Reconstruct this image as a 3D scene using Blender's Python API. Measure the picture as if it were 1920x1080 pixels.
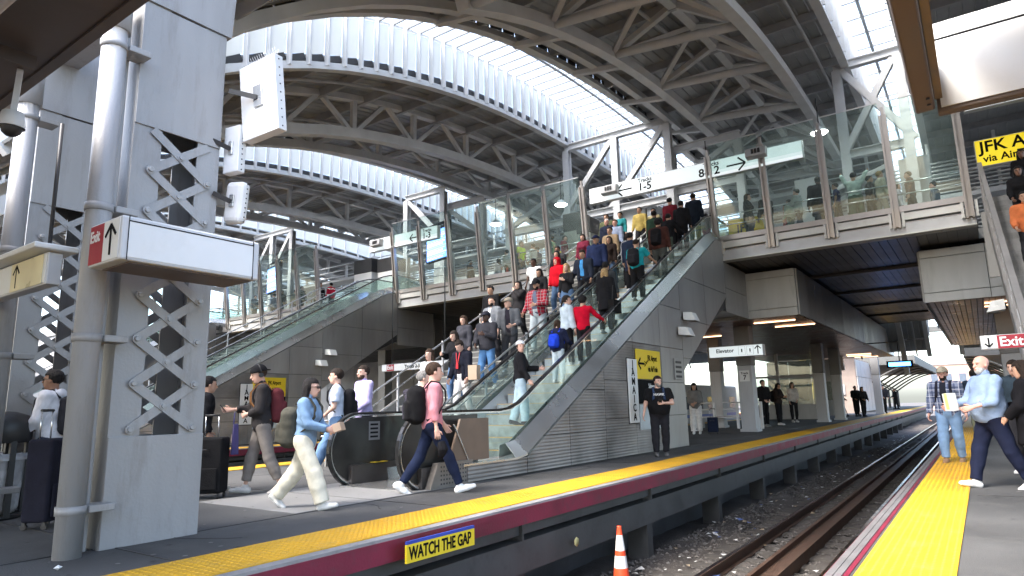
import bpy, math, random
import numpy as np
from mathutils import Vector, Matrix
random.seed(7)
for o in list(bpy.data.objects): bpy.data.objects.remove(o)
SC = bpy.context.scene
COL = SC.collection
# ---------------------------------------------------------------- camera, sky, sun, exposure
cam = bpy.data.objects.new('camera', bpy.data.cameras.new('camera'))
COL.objects.link(cam)
cam.data.sensor_width = 36; cam.data.lens = 22.9997
cam.data.clip_start = 0.05; cam.data.clip_end = 2000
CAMROT = Matrix(((0.81435066, 0.1212272, 0.56757111), (0.57994396, -0.13237139, -0.80383009), (-0.02231589, 0.98375901, -0.17810171)))
cam.matrix_world = Matrix.Translation((0, 0, 1.15)) @ CAMROT.to_4x4()
SC.camera = cam
SUN_EL, SUN_AZ = math.radians(52), math.radians(200)   # azimuth measured from +Y clockwise
w = bpy.data.worlds.new('World'); SC.world = w; w.use_nodes = True
nt = w.node_tree; nt.nodes.clear()
sky = nt.nodes.new('ShaderNodeTexSky'); sky.sky_type = 'NISHITA'; sky.sun_disc = False
sky.sun_elevation = SUN_EL; sky.sun_rotation = SUN_AZ
sky.air_density = 1.0; sky.dust_density = 3.2; sky.ozone_density = 0.7
bg = nt.nodes.new('ShaderNodeBackground'); bg.inputs[1].default_value = 0.15
ow = nt.nodes.new('ShaderNodeOutputWorld')
nt.links.new(sky.outputs[0], bg.inputs[0]); nt.links.new(bg.outputs[0], ow.inputs[0])
sl = bpy.data.lights.new('sun', 'SUN'); sl.energy = 1.2; sl.angle = math.radians(22); sl.color = (1, .975, .94)
so = bpy.data.objects.new('sun', sl); COL.objects.link(so)
sd = Vector((math.sin(SUN_AZ) * math.cos(SUN_EL), math.cos(SUN_AZ) * math.cos(SUN_EL), math.sin(SUN_EL)))
so.rotation_euler = sd.to_track_quat('Z', 'Y').to_euler(); so.location = (0, -20, 40)
SC.view_settings.view_transform = 'Standard'; SC.view_settings.look = 'None'
SC.view_settings.gamma = 1; SC.view_settings.use_curve_mapping = False
SC.view_settings.exposure = 2.85
SC.render.engine = 'CYCLES'
cy = SC.cycles
cy.max_bounces = 8; cy.diffuse_bounces = 5; cy.glossy_bounces = 3; cy.transmission_bounces = 6; cy.transparent_max_bounces = 24
cy.use_denoising = True; cy.caustics_reflective = False; cy.caustics_refractive = False
try: cy.sample_clamp_indirect = 6
except Exception: pass
# ---------------------------------------------------------------- materials
MATS = {}
def mat(name, col, rough=.6, metal=0., var=.12, scale=3., bump=0., bscale=30., dirt=0., dirtcol=(.05,.045,.04), spec=.5, streak=False, emit=None, rust=0):
    if name in MATS: return MATS[name]
    m = bpy.data.materials.new(name); m.use_nodes = True; t = m.node_tree; N = t.nodes; L = t.links
    b = N['Principled BSDF']; b.inputs['Roughness'].default_value = rough; b.inputs['Metallic'].default_value = metal
    b.inputs['Specular IOR Level'].default_value = spec
    c = (*col, 1)
    tc = N.new('ShaderNodeTexCoord')
    mp = N.new('ShaderNodeMapping'); L.new(tc.outputs['Object'], mp.inputs[0])
    if streak: mp.inputs['Scale'].default_value = (1, 1, .18)
    nz = N.new('ShaderNodeTexNoise'); nz.inputs['Scale'].default_value = scale; nz.inputs['Detail'].default_value = 6
    L.new(mp.outputs[0], nz.inputs['Vector'])
    mr = N.new('ShaderNodeMapRange'); mr.inputs[1].default_value = .3; mr.inputs[2].default_value = .7
    mr.inputs[3].default_value = 1 - var; mr.inputs[4].default_value = 1 + var
    L.new(nz.outputs[0], mr.inputs[0])
    mx = N.new('ShaderNodeMix'); mx.data_type = 'RGBA'; mx.blend_type = 'MULTIPLY'; mx.inputs[0].default_value = 1
    mx.inputs[6].default_value = c; L.new(mr.outputs[0], mx.inputs[7])
    out = mx.outputs[2]
    if dirt:
        n2 = N.new('ShaderNodeTexNoise'); n2.inputs['Scale'].default_value = scale * 2.3; n2.inputs['Detail'].default_value = 8; n2.inputs['Roughness'].default_value = .7
        L.new(mp.outputs[0], n2.inputs['Vector'])
        m2 = N.new('ShaderNodeMapRange'); m2.inputs[1].default_value = .52; m2.inputs[2].default_value = .75; m2.inputs[4].default_value = dirt
        L.new(n2.outputs[0], m2.inputs[0])
        x2 = N.new('ShaderNodeMix'); x2.data_type = 'RGBA'; L.new(m2.outputs[0], x2.inputs[0]); L.new(out, x2.inputs[6]); x2.inputs[7].default_value = (*dirtcol, 1)
        out = x2.outputs[2]
    if rust:
        n4 = N.new('ShaderNodeTexNoise'); n4.inputs['Scale'].default_value = 9; n4.inputs['Detail'].default_value = 10; n4.inputs['Roughness'].default_value = .75
        L.new(mp.outputs[0], n4.inputs['Vector'])
        m4 = N.new('ShaderNodeMapRange'); m4.inputs[1].default_value = .66; m4.inputs[2].default_value = .72; m4.inputs[4].default_value = rust; L.new(n4.outputs[0], m4.inputs[0])
        x4 = N.new('ShaderNodeMix'); x4.data_type = 'RGBA'; L.new(m4.outputs[0], x4.inputs[0]); L.new(out, x4.inputs[6]); x4.inputs[7].default_value = (.10, .055, .035, 1)
        out = x4.outputs[2]
    L.new(out, b.inputs['Base Color'])
    mr2 = N.new('ShaderNodeMapRange'); mr2.inputs[1].default_value = .3; mr2.inputs[2].default_value = .7
    mr2.inputs[3].default_value = max(.02, rough - .08); mr2.inputs[4].default_value = min(1, rough + .1)
    L.new(nz.outputs[0], mr2.inputs[0]); L.new(mr2.outputs[0], b.inputs['Roughness'])
    if bump:
        n3 = N.new('ShaderNodeTexNoise'); n3.inputs['Scale'].default_value = bscale; n3.inputs['Detail'].default_value = 5; L.new(tc.outputs['Object'], n3.inputs['Vector'])
        bp = N.new('ShaderNodeBump'); bp.inputs['Strength'].default_value = bump; bp.inputs['Distance'].default_value = .02
        L.new(n3.outputs[0], bp.inputs['Height']); L.new(bp.outputs[0], b.inputs['Normal'])
    if emit:
        b.inputs['Emission Color'].default_value = (*emit[:3], 1); b.inputs['Emission Strength'].default_value = emit[3]
    MATS[name] = m; return m
def glassmat(name, tint, fac=.85, rough=.02, diff=.0):
    """thin architectural glass: see-through with tint, fresnel reflections and a little grime"""
    m = bpy.data.materials.new(name); m.use_nodes = True; t = m.node_tree; N = t.nodes; L = t.links; N.clear()
    tr = N.new('ShaderNodeBsdfTransparent'); tr.inputs[0].default_value = (*tint, 1)
    gl = N.new('ShaderNodeBsdfGlossy'); gl.inputs['Roughness'].default_value = rough
    ly = N.new('ShaderNodeLayerWeight'); ly.inputs[0].default_value = .5
    pw = N.new('ShaderNodeMath'); pw.operation = 'POWER'; pw.inputs[1].default_value = 4.5; L.new(ly.outputs['Facing'], pw.inputs[0])
    lw = N.new('ShaderNodeMath'); lw.operation = 'MULTIPLY_ADD'; lw.inputs[1].default_value = .9; lw.inputs[2].default_value = .035; L.new(pw.outputs[0], lw.inputs[0])
    df = N.new('ShaderNodeBsdfDiffuse'); df.inputs[0].default_value = (.5, .62, .58, 1)
    tl = N.new('ShaderNodeBsdfTranslucent'); tl.inputs[0].default_value = (.75, .78, .77, 1)
    a = N.new('ShaderNodeMixShader'); a.inputs[0].default_value = .5; L.new(df.outputs[0], a.inputs[1]); L.new(tl.outputs[0], a.inputs[2])
    tc = N.new('ShaderNodeTexCoord'); nz = N.new('ShaderNodeTexNoise'); nz.inputs['Scale'].default_value = 1.3; nz.inputs['Detail'].default_value = 5
    L.new(tc.outputs['Object'], nz.inputs['Vector'])
    mr = N.new('ShaderNodeMapRange'); mr.inputs[1].default_value = .35; mr.inputs[2].default_value = .75; mr.inputs[3].default_value = diff * .6; mr.inputs[4].default_value = min(1, diff * 1.5)
    L.new(nz.outputs[0], mr.inputs[0])
    b = N.new('ShaderNodeMixShader'); L.new(mr.outputs[0], b.inputs[0]); L.new(tr.outputs[0], b.inputs[1]); L.new(a.outputs[0], b.inputs[2])
    c = N.new('ShaderNodeMixShader'); L.new(lw.outputs[0], c.inputs[0]); L.new(b.outputs[0], c.inputs[1]); L.new(gl.outputs[0], c.inputs[2])
    o = N.new('ShaderNodeOutputMaterial'); L.new(c.outputs[0], o.inputs[0]); MATS[name] = m; return m
STEEL = mat('grey painted steel', (.40, .405, .415), .5, 0, .08, 2.5, .08, 60, .25, (.16,.14,.12), streak=True)
STEELW = mat('pale painted steel', (.56, .57, .58), .5, 0, .07, 2, 0, 30, .15, (.3,.28,.25))
ROOFST = mat('roof truss paint', (.54, .55, .55), .55, 0, .1, 1.5)
DECK = mat('roof deck metal', (.30, .31, .31), .6, .1, .2, .8)
DARK = mat('dark metal', (.04, .04, .042), .5, .3, .2)
BLACK = mat('black plastic', (.012, .012, .013), .45, 0, .2)
RUBBER = mat('black rubber', (.012, .012, .012), .28, 0, .1)
ALU = mat('brushed aluminium', (.66, .665, .66), .26, .85, .10, .7)
FASC = mat('pale fascia metal', (.66, .66, .63), .5, .1, .06, 1.2, 0, 30, .25, (.34,.32,.28), streak=True)
MULL = mat('mullion steel', (.42, .39, .37), .38, .6, .1, 2)
CLAD = mat('grey zinc cladding', (.32, .315, .305), .42, .35, .22, .9, .04, 12, .35, (.12,.115,.11), streak=True)
PAN2 = mat('pale cladding', (.50, .50, .49), .42, .2, .12, 1.6, 0, 30, .4, (.26,.26,.25), streak=True)
ASPH = mat('platform asphalt', (.066, .066, .066), .85, 0, .38, .6, .4, 90, .75, (.095,.093,.09))
CONC = mat('concrete', (.26, .255, .25), .8, 0, .2, 2, .3, 40, .5, (.1,.1,.1))
CONCL = mat('light concrete', (.20, .20, .198), .75, 0, .12, 1.4, .2, 50, .4, (.2,.2,.2))
YEL = mat('tactile yellow', (.62, .335, .014), .55, 0, .14, 1.7, .1, 60, .6, (.40,.27,.07))
MAROON = mat('maroon paint', (.16, .010, .03), .55, 0, .3, 2.2, .15, 40, .8, (.07,.035,.04), rust=.7)
RAILM = mat('rusty steel', (.10, .06, .042), .6, .3, .3, 5, .2, 30)
RAILT = mat('polished rail head', (.5, .49, .48), .2, 1, .1)
BALL = mat('dirty ballast', (.085, .075, .067), .95, 0, .4, 1.1, 1, 25, .6, (.022,.019,.017))
GIRD = mat('grimy shaded girder paint', (.066, .065, .062), .6, 0, .3, 1.5, .1, 30, .7, (.035,.03,.027), rust=.6)  # grime and rust, base darkened to paint in deep shade below the edge
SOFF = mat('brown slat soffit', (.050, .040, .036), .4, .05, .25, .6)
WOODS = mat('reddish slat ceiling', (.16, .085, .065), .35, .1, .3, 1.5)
WHITE = mat('white sign face', (.72, .73, .72), .45, 0, .05, 1.3, 0, 30, .2, (.5,.49,.46))
LITW = mat('lit sign face', (.74, .76, .76), .4, 0, .03, 1, emit=(.86, .97, 1, .10))
SIGNY = mat('sign yellow', (.80, .58, .02), .5, 0, .04)
LITY = mat('lit yellow sign face', (.80, .58, .02), .5, 0, .03, emit=(1, .78, .03, .09))
SIGNR = mat('sign red', (.30, .007, .022), .5, 0, .04)
SIGNK = mat('sign black', (.008, .008, .009), .75, 0, .05, spec=.08)
BRONZE = mat('bronze frame', (.115, .085, .07), .5, .1, .15, 2, 0, 30, .3, (.12,.09,.06), rust=.5)
LAMP = mat('lamp diffuser', (.9, .9, .9), .5, 0, 0, emit=(1, .97, .92, 6))
STRIP = mat('warm strip lamp', (.9, .6, .4), .5, 0, 0, emit=(1, .55, .30, .9))
GLASS = glassmat('balustrade glass', (.88, .965, .94), diff=.08)
GLASSF = glassmat('facade glass', (.90, .975, .955), diff=.09)
SKYG = glassmat('skylight glazing', (.95, .97, .98), diff=.35, rough=.2)
SIDEG = mat('translucent side panel', (.60, .62, .60), .6, 0, .12, .8, streak=True)
_t = SIDEG.node_tree; _b = _t.nodes['Principled BSDF']; _tl = _t.nodes.new('ShaderNodeBsdfTranslucent'); _tl.inputs[0].default_value = (.6, .62, .6, 1); _mx = _t.nodes.new('ShaderNodeMixShader'); _mx.inputs[0].default_value = .16
_t.links.new(_b.outputs[0], _mx.inputs[1]); _t.links.new(_tl.outputs[0], _mx.inputs[2]); _t.links.new(_mx.outputs[0], _t.nodes['Material Output'].inputs[0])
GREENG = glassmat('green top glass', (.70, .88, .84), diff=.16)
# ---------------------------------------------------------------- mesh helper
class MB:
    def __init__(s): s.v = []; s.f = []; s.m = []; s.sm = []
    def add(s, vs, fs, m=0, smooth=False):
        k = len(s.v); s.v += [tuple(v) for v in vs]
        for f in fs: s.f.append(tuple(i + k for i in f)); s.m.append(m); s.sm.append(smooth)
        return s
    def box(s, a, b, m=0):
        x0, y0, z0 = (min(a[i], b[i]) for i in range(3)); x1, y1, z1 = (max(a[i], b[i]) for i in range(3))
        return s.add([(x0,y0,z0),(x1,y0,z0),(x1,y1,z0),(x0,y1,z0),(x0,y0,z1),(x1,y0,z1),(x1,y1,z1),(x0,y1,z1)],
                     [(0,3,2,1),(4,5,6,7),(0,1,5,4),(1,2,6,5),(2,3,7,6),(3,0,4,7)], m)
    def beam(s, p, q, w, h, up=(0,0,1), m=0):
        p, q = Vector(p), Vector(q); d = (q - p).normalized(); up = Vector(up)
        if abs(d.dot(up)) > .98: up = Vector((1,0,0))
        r = d.cross(up).normalized() * w / 2; u = r.cross(d).normalized() * h / 2
        vs = [a + i * r + j * u for a in (p, q) for i, j in ((-1,-1),(1,-1),(1,1),(-1,1))]
        return s.add(vs, [(3,2,1,0),(4,5,6,7),(0,1,5,4),(1,2,6,5),(2,3,7,6),(3,0,4,7)], m)
    def ibeam(s, p, q, w, h, t=.025, up=(0,0,1), m=0):
        p, q = Vector(p), Vector(q); d = (q - p).normalized(); up = Vector(up)
        if abs(d.dot(up)) > .98: up = Vector((1,0,0))
        r = d.cross(up).normalized(); u = r.cross(d).normalized()
        o = u * (h / 2 - t / 2)
        s.beam(p + o, q + o, w, t, up, m); s.beam(p - o, q - o, w, t, up, m); s.beam(p, q, t, h - 2 * t, up, m); return s
    def tube(s, pts, r, n=8, m=0, caps=True, smooth=True):
        pts = [Vector(p) for p in pts]; k = len(s.v); N = len(pts)
        rs = r if isinstance(r, (list, tuple)) else [r] * N
        prev = None; rings = []
        for i, p in enumerate(pts):
            d = (pts[min(i+1, N-1)] - pts[max(i-1, 0)]).normalized()
            if prev is None:
                a = Vector((0,0,1)) if abs(d.z) < .9 else Vector((1,0,0))
                prev = d.cross(a).normalized()
            prev = (prev - d * prev.dot(d)).normalized(); b = d.cross(prev)
            rings.append([p + (prev * math.cos(2*math.pi*j/n) + b * math.sin(2*math.pi*j/n)) * rs[i] for j in range(n)])
        vs = [v for R in rings for v in R]; fs = []
        for i in range(N-1):
            for j in range(n):
                a = i*n+j; b_ = i*n+(j+1) % n; fs.append((a, a+n, b_+n, b_))
        s.add(vs, fs, m, smooth)
        if caps: s.f.append(tuple(range(k, k+n))); s.m.append(m); s.sm.append(False); s.f.append(tuple(range(k+(N-1)*n+n-1, k+(N-1)*n-1, -1))); s.m.append(m); s.sm.append(False)
        return s
    def prism(s, poly, axis, a, b, m=0):
        """poly: 2-D points; axis 'x' -> (y,z), 'y' -> (x,z), 'z' -> (x,y)"""
        def P(u, v, w_): return {'x': (w_, u, v), 'y': (u, w_, v), 'z': (u, v, w_)}[axis]
        n = len(poly); vs = [P(u, v, a) for u, v in poly] + [P(u, v, b) for u, v in poly]
        fs = [tuple(range(n))[::-1], tuple(range(n, 2*n))] + [(i, (i+1) % n, (i+1) % n + n, i + n) for i in range(n)]
        area = sum(poly[i][0]*poly[(i+1)%n][1]-poly[(i+1)%n][0]*poly[i][1] for i in range(n))
        flip = (area < 0) ^ (axis == 'y') ^ (b < a)
        if flip: fs = [f[::-1] for f in fs]
        return s.add(vs, fs, m)
    def lathe(s, prof, c=(0,0,0), n=16, m=0, smooth=True):
        vs = []; fs = []
        for r, z in prof:
            for j in range(n): vs.append((c[0]+r*math.cos(2*math.pi*j/n), c[1]+r*math.sin(2*math.pi*j/n), c[2]+z))
        for i in range(len(prof)-1):
            for j in range(n): fs.append((i*n+j, i*n+(j+1)%n, (i+1)*n+(j+1)%n, (i+1)*n+j))
        return s.add(vs, fs, m, smooth)
    def rot(s, R, loc=(0,0,0)):
        s.v = [tuple(R @ Vector(v) + Vector(loc)) for v in s.v]; return s
def mesh(name, mb, mats):
    me = bpy.data.meshes.new(name); me.from_pydata(mb.v, [], mb.f)
    for m in (mats if isinstance(mats, (list, tuple)) else [mats]): me.materials.append(m)
    me.polygons.foreach_set('material_index', mb.m); me.polygons.foreach_set('use_smooth', mb.sm); me.update(); return me
def link(name, me, parent=None, loc=None):
    o = bpy.data.objects.new(name, me); COL.objects.link(o)
    if parent is not None: o.parent = parent
    if loc is not None: o.location = loc
    return o
def obj(name, mb, mats, parent=None, loc=None): return link(name, mesh(name, mb, mats), parent, loc)
def tag(o, label=None, cat=None, group=None, kind=None):
    if label: o['label'] = label
    if cat: o['category'] = cat
    if group: o['group'] = group
    if kind: o['kind'] = kind
    return o
def thing(name, label, cat, loc=(0,0,0), rz=0, group=None):
    o = bpy.data.objects.new(name, None); COL.objects.link(o); o.location = loc; o.rotation_euler = (0, 0, rz)
    return tag(o, label, cat, group)
def bevel(o, w=.01, seg=2):
    b = o.modifiers.new('bevel', 'BEVEL'); b.width = w; b.segments = seg; b.limit_method = 'ANGLE'; return o
def text(body, loc, size, parent, m, rot=(math.pi/2, 0, 0), align='LEFT', sx=1, ext=.002, name='lettering'):
    c = bpy.data.curves.new(name, 'FONT'); c.body = body; c.size = size; c.extrude = ext; c.align_x = align; c.align_y = 'CENTER'; c.offset = size*.022
    c.resolution_u = 3; c.materials.append(m)
    o = bpy.data.objects.new(name, c); COL.objects.link(o); o.parent = parent; o.location = loc; o.rotation_euler = rot; o.scale = (sx, 1, 1); return o
def arrow(d, s, t, m=0):
    """2-D arrow in local XZ, pointing d ('l','r','u','d'), size s, stroke t, 3 mm thick in y"""
    mb = MB(); y0, y1 = -.003, 0
    mb.beam((0, (y0+y1)/2, -s/2), (0, (y0+y1)/2, s/2 - t*.6), t, .003, (0,1,0))
    for q in (-1, 1): mb.beam((q*s*.36, (y0+y1)/2-.0004*q, s/2 - s*.38), (0, (y0+y1)/2-.0004*q, s/2), t, .003, (0,1,0))
    a = {'u': 0, 'd': math.pi, 'l': -math.pi/2, 'r': math.pi/2}[d]
    return mb.rot(Matrix.Rotation(a, 3, 'Y'))
# ================================================================ THE SETTING: platforms, track bed
P = -15.2                                    # platforms repeat every 15.2 m
def plat_edge(Y):                            # near edge of the middle platform bends gently away
    return float(np.interp(Y, [-10, 12, 16, 30, 60, 110], [-4.42, -4.6, -4.72, -4.95, -5.3, -5.9]))
ground = MB(); ground.box((-260, -120, -2.6), (160, 400, -1.55)); tag(obj('ground', ground, BALL), kind='structure')
def ribbon(Y0, Y1, f0, f1, z0, z1, step=4.):
    ys = list(np.arange(Y0, Y1, step)) + [Y1]; b = MB(); vs = []; fs = []
    for y in ys:
        a, c = f0(y), f1(y); vs += [(a, y, z0), (c, y, z0), (c, y, z1), (a, y, z1)]
    for i in range(len(ys)-1):
        k = i*4
        for j in range(4): fs.append((k+j, k+4+j, k+4+(j+1) % 4, k+(j+1) % 4))
    fs += [(0,1,2,3), (len(vs)-1, len(vs)-2, len(vs)-3, len(vs)-4)]
    b.add(vs, fs); return b
def fix(o):
    import bmesh
    bm = bmesh.new(); bm.from_mesh(o.data); bmesh.ops.recalc_face_normals(bm, faces=bm.faces); bm.to_mesh(o.data); bm.free(); return o
# track bed: uneven ballast sheet between the platforms
nx, ny = 26, 260; bv = []; bf = []
rg = np.random.RandomState(3)
for j in range(ny+1):
    y = -4 + 114 * (j/ny) ** 1.8
    for i in range(nx+1):
        x = -6.0 + i * 5.0/nx
        z = -1.34 + .03*math.sin(x*5+y*1.7)+.05*math.sin(y*.9+x*2)*math.sin(x*1.3)+rg.uniform(-.012,.012) + .12*math.exp(-((x+4.3)/.35)**2)*0
        bv.append((x, y, z))
for j in range(ny):
    for i in range(nx):
        a = j*(nx+1)+i; bf.append((a, a+1, a+nx+2, a+nx+1))
b = MB(); b.add(bv, bf, 0, True); tag(obj('track_bed', b, BALL), kind='structure')
# loose stones and litter between the rails
st = MB(); rg = np.random.RandomState(5)
def rock(mb, c, r, m=0):
    vs = []
    for d in ((1,0,0),(-1,0,0),(0,1,0),(0,-1,0),(0,0,1),(0,0,-1)):
        k = r*rg.uniform(.55, 1.25); vs.append((c[0]+d[0]*k*1.2, c[1]+d[1]*k*1.2, c[2]+d[2]*k*.8))
    mb.add(vs, [(0,2,4),(2,1,4),(1,3,4),(3,0,4),(2,0,5),(1,2,5),(3,1,5),(0,3,5)], m)
STONE = mat('ballast stone', (.12, .11, .10), .9, 0, .5, 9, dirt=.5, dirtcol=(.03,.027,.024))
STONE2 = mat('pale ballast stone', (.16, .15, .14), .9, 0, .4, 9)
for k in range(15000):
    y = 4.5 + 34*rg.rand()**1.6; x = rg.uniform(-4.9, -1.1); rock(st, (x, y, -1.335+rg.uniform(-.01,.03)), rg.uniform(.014, .042), int(rg.rand() < .12))
tag(obj('ballast_gravel', st, [STONE, STONE2]), kind='stuff')
lt = MB(); rg = np.random.RandomState(9)
LIT = [mat('litter white', (.6,.6,.58), .6), mat('litter blue', (.1,.15,.35), .5), mat('litter tan', (.38,.3,.2), .7)]
for k in range(330):
    y = 5 + 45*rg.rand()**1.5; x = rg.choice([rg.normal(-4.3, .25), rg.uniform(-4.6, -1.3)]); x = min(max(x, -4.9), -1.2)
    a = rg.uniform(0, 6.3); s = rg.uniform(.015, .06) * (1.5 if rg.rand() < .1 else 1); z = -1.29+rg.uniform(0, .03)
    c, q = math.cos(a)*s, math.sin(a)*s; h = s*.5
    lt.add([(x+c, y+q, z), (x-q, y+c, z+h*rg.rand()), (x-c, y-q, z+h*.4), (x+q, y-c, z+h), (x, y, z+h*.9)], [(0,1,4),(1,2,4),(2,3,4),(3,0,4)], int(rg.choice([0,0,0,0,1,2])))
tag(obj('track_litter', lt, LIT), kind='stuff')
# middle platform
edge = plat_edge
def platform_group(dx, near, Y0=-6, Y1=105, detail=True):
    e = lambda y: (edge(y) if detail else edge(0)) + dx
    far = lambda y: -13.35 + dx
    nm = 'platform'
    p = tag(fix(obj(nm, ribbon(Y0, Y1, lambda y: far(y), lambda y: e(y)-.13, -.16, 0), ASPH)), kind='structure')
    fix(obj('edge_lip', ribbon(Y0, Y1, lambda y: e(y)-.13, lambda y: e(y)-.012, -.165, .004), CONC, p))
    fix(obj('edge_board', ribbon(Y0, Y1, lambda y: e(y)-.02, e, -.21, -.022), MAROON, p))
    fix(obj('edge_board', ribbon(Y0, Y1, far, lambda y: far(y)-.03, -.21, -.0), MAROON, p))
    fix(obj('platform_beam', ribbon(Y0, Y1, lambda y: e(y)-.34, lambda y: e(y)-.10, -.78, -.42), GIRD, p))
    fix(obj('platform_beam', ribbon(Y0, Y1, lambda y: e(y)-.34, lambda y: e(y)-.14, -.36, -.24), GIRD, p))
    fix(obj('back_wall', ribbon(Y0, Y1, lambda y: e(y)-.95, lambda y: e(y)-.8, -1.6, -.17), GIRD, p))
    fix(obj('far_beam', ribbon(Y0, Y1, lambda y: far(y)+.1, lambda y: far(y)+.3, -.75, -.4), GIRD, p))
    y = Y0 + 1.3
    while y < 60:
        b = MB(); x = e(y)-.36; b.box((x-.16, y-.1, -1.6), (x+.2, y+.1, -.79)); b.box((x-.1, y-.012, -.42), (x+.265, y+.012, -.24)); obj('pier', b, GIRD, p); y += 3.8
    # tactile strip, tile by tile
    y = Y0; L_ = 1.22; k = 0
    while y < min(Y1, 60):
        b = MB(); a0, a1 = e(y+.01)-.13, e(y+L_-.01)-.13
        wd = .69
        b.add([(a0-wd, y+.004, .001), (a0-.003, y+.004, .001), (a1-.003, y+L_-.004, .001), (a1-wd, y+L_-.004, .001),
               (a0-wd, y+.004, .014), (a0-.003, y+.004, .014), (a1-.003, y+L_-.004, .014), (a1-wd, y+L_-.004, .014)],
              [(4,5,6,7),(0,1,5,4),(1,2,6,5),(2,3,7,6),(3,0,4,7)])
        obj('tactile_tile', b, YEL, p); y += L_
    fix(obj('tactile_strip', ribbon(60, Y1, lambda y: e(y)-.82, lambda y: e(y)-.13, .001, .014), YEL, p))
    fix(obj('tactile_strip', ribbon(Y0, Y1, lambda y: far(y)+.13, lambda y: far(y)+.82, .001, .014), YEL, p))
    return p
MID = platform_group(0, True)
PL2 = platform_group(P, False, detail=False, Y1=90)
PL3 = platform_group(2*P, False, detail=False, Y1=90)
def domes(e0, w_, y0, y1, sp, r, z, parent, inner):
    b = MB(); y = y0; row = 0
    while y < y1:
        x = .03
        while x < w_-.02:
            cx = e0(y) - x if inner < 0 else e0(y) + x
            n = 6; vs = [(cx+math.cos(a)*rr, y+math.sin(a)*rr, z+zz) for rr, zz in ((r, 0), (r*.55, .006)) for a in [2*math.pi*i/n for i in range(n)]]
            b.add(vs, [(i, (i+1)%n, (i+1)%n+n, i+n) for i in range(n)] + [tuple(range(n, 2*n))]); x += sp
        y += sp; row += 1
    return tag(obj('tactile_domes', b, YEL, parent), kind='stuff')
domes(lambda y: edge(y)-.13, .69, 2.4, 26, .062, .021, .013, MID, -1)
rg = np.random.RandomState(21)
gm = MB()
for k in range(620):
    y = 2.2+26*rg.rand()**1.5; x = rg.uniform(-12.3, -5.4) if k % 5 else rg.uniform(-.2, 1.6); r_ = rg.uniform(.008, .026)
    n_ = 7; gm.add([(x+math.cos(6.283*i/n_)*r_*rg.uniform(.7, 1.2), y+math.sin(6.283*i/n_)*r_*rg.uniform(.7, 1.2), .0075) for i in range(n_)], [tuple(range(n_))], int(rg.rand() < .3))
tag(obj('gum_spots', gm, [mat('old gum', (.028, .027, .026), .8), mat('pale gum', (.17, .165, .16), .8)]), kind='stuff')
ck = MB()
for (x, y, a, n_) in ((-7.4, 3.4, .3, 16), (-9.8, 5.0, 1.9, 14), (-6.1, 10.4, 1.5, 14), (-11.2, 7.2, .8, 18), (.35, 6.5, 1.2, 12), (-5.9, 5.6, 2.6, 9), (.9, 9.2, 2.0, 12)):
    for k in range(n_):
        a += rg.uniform(-.45, .45); x2, y2 = x+math.cos(a)*.11, y+math.sin(a)*.11
        ck.beam((x, y, .0052), (x2, y2, .0052), rg.uniform(.003, .007), .002); x, y = x2, y2
tag(obj('surface_cracks', ck, mat('dark crack', (.02, .02, .02), .9), MID), kind='stuff')  # cracks laid on as thin dark strips
# fine joints and a pale worn slab by the escalator landing
b = MB(); b.box((-8.6, 4.9, .001), (-6.55, 8.7, .005)); tag(obj('landing_slab', b, CONCL, MID))
for y in (2.9, 6.1, 12.2, 18.3, 24.4):
    b = MB(); b.box((-13.1, y, .0005), (edge(y)-.83, y+.02, .0062)); obj('expansion_joint', b, DARK, MID)
b = MB(); b.box((-6.52, -6, .0005), (-6.50, 60, .0064)); obj('expansion_joint', b, DARK, MID)
# near platform (right)
p = tag(fix(obj('platform', ribbon(-6, 105, lambda y: -.90, lambda y: 6.0, -.16, 0), ASPH)), kind='structure'); NEAR = p
RBAND = mat('worn grey rubber edge', (.13, .128, .13), .6, 0, .2, 4, .1, 40, .5, (.12,.03,.06))
for x0, x1, z, m in ((-1.04, -1.0, -.03, MAROON), (-1.0, -.955, .012, RBAND), (-.95, -.905, .012, RBAND), (-.902, -.87, .006, MAROON)):
    fix(obj('edge_band', ribbon(-6, 105, lambda y, x0=x0: x0, lambda y, x1=x1: x1, -.17, z), m, p))
fix(obj('edge_beam', ribbon(-6, 105, lambda y: -1.0, lambda y: -.6, -1.5, -.175), GIRD, p))
y = -3.
while y < 60:
    b = MB(); b.box((-.84, y+.004, .001), (-.285, y+.606, .012)); obj('tactile_tile', b, YEL, p); y += .61
fix(obj('tactile_strip', ribbon(60, 105, lambda y: -.84, lambda y: -.285, .001, .012), YEL, p))
domes(lambda y: -.84, .56, 3.6, 30, .055, .019, .011, p, 1)
b = MB(); b.box((.30, 13.4, .001), (.62, 14.3, .014)); obj('tactile_tile', b, YEL, p)
# rails
def rail(x, label, y0=2, y1=104, slope=-.0052, group='running rails'):
    t = thing('rail', label, 'rail', (0, 0, 0), 0, group)
    f = lambda y, o: x + slope*(y-9) + o
    fix(obj('rail_foot', ribbon(y0, y1, lambda y: f(y,-.075), lambda y: f(y,.075), -1.31, -1.285), RAILM, t))
    fix(obj('rail_web', ribbon(y0, y1, lambda y: f(y,-.012), lambda y: f(y,.012), -1.285, -1.17), RAILM, t))
    fix(obj('rail_head', ribbon(y0, y1, lambda y: f(y,-.037), lambda y: f(y,.037), -1.17, -1.135), RAILM, t))
    fix(obj('running_surface', ribbon(y0, y1, lambda y: f(y,-.03), lambda y: f(y,.03), -1.135, -1.131), RAILT, t))
    return t
rail(-3.42, 'rusty running rail with a bright worn top, away from the near platform')
rail(-2.02, 'rusty running rail beside the wall of the near platform')
t = thing('guard_timber', 'brown steel guard channel between the two running rails', 'guard rail')
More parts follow.
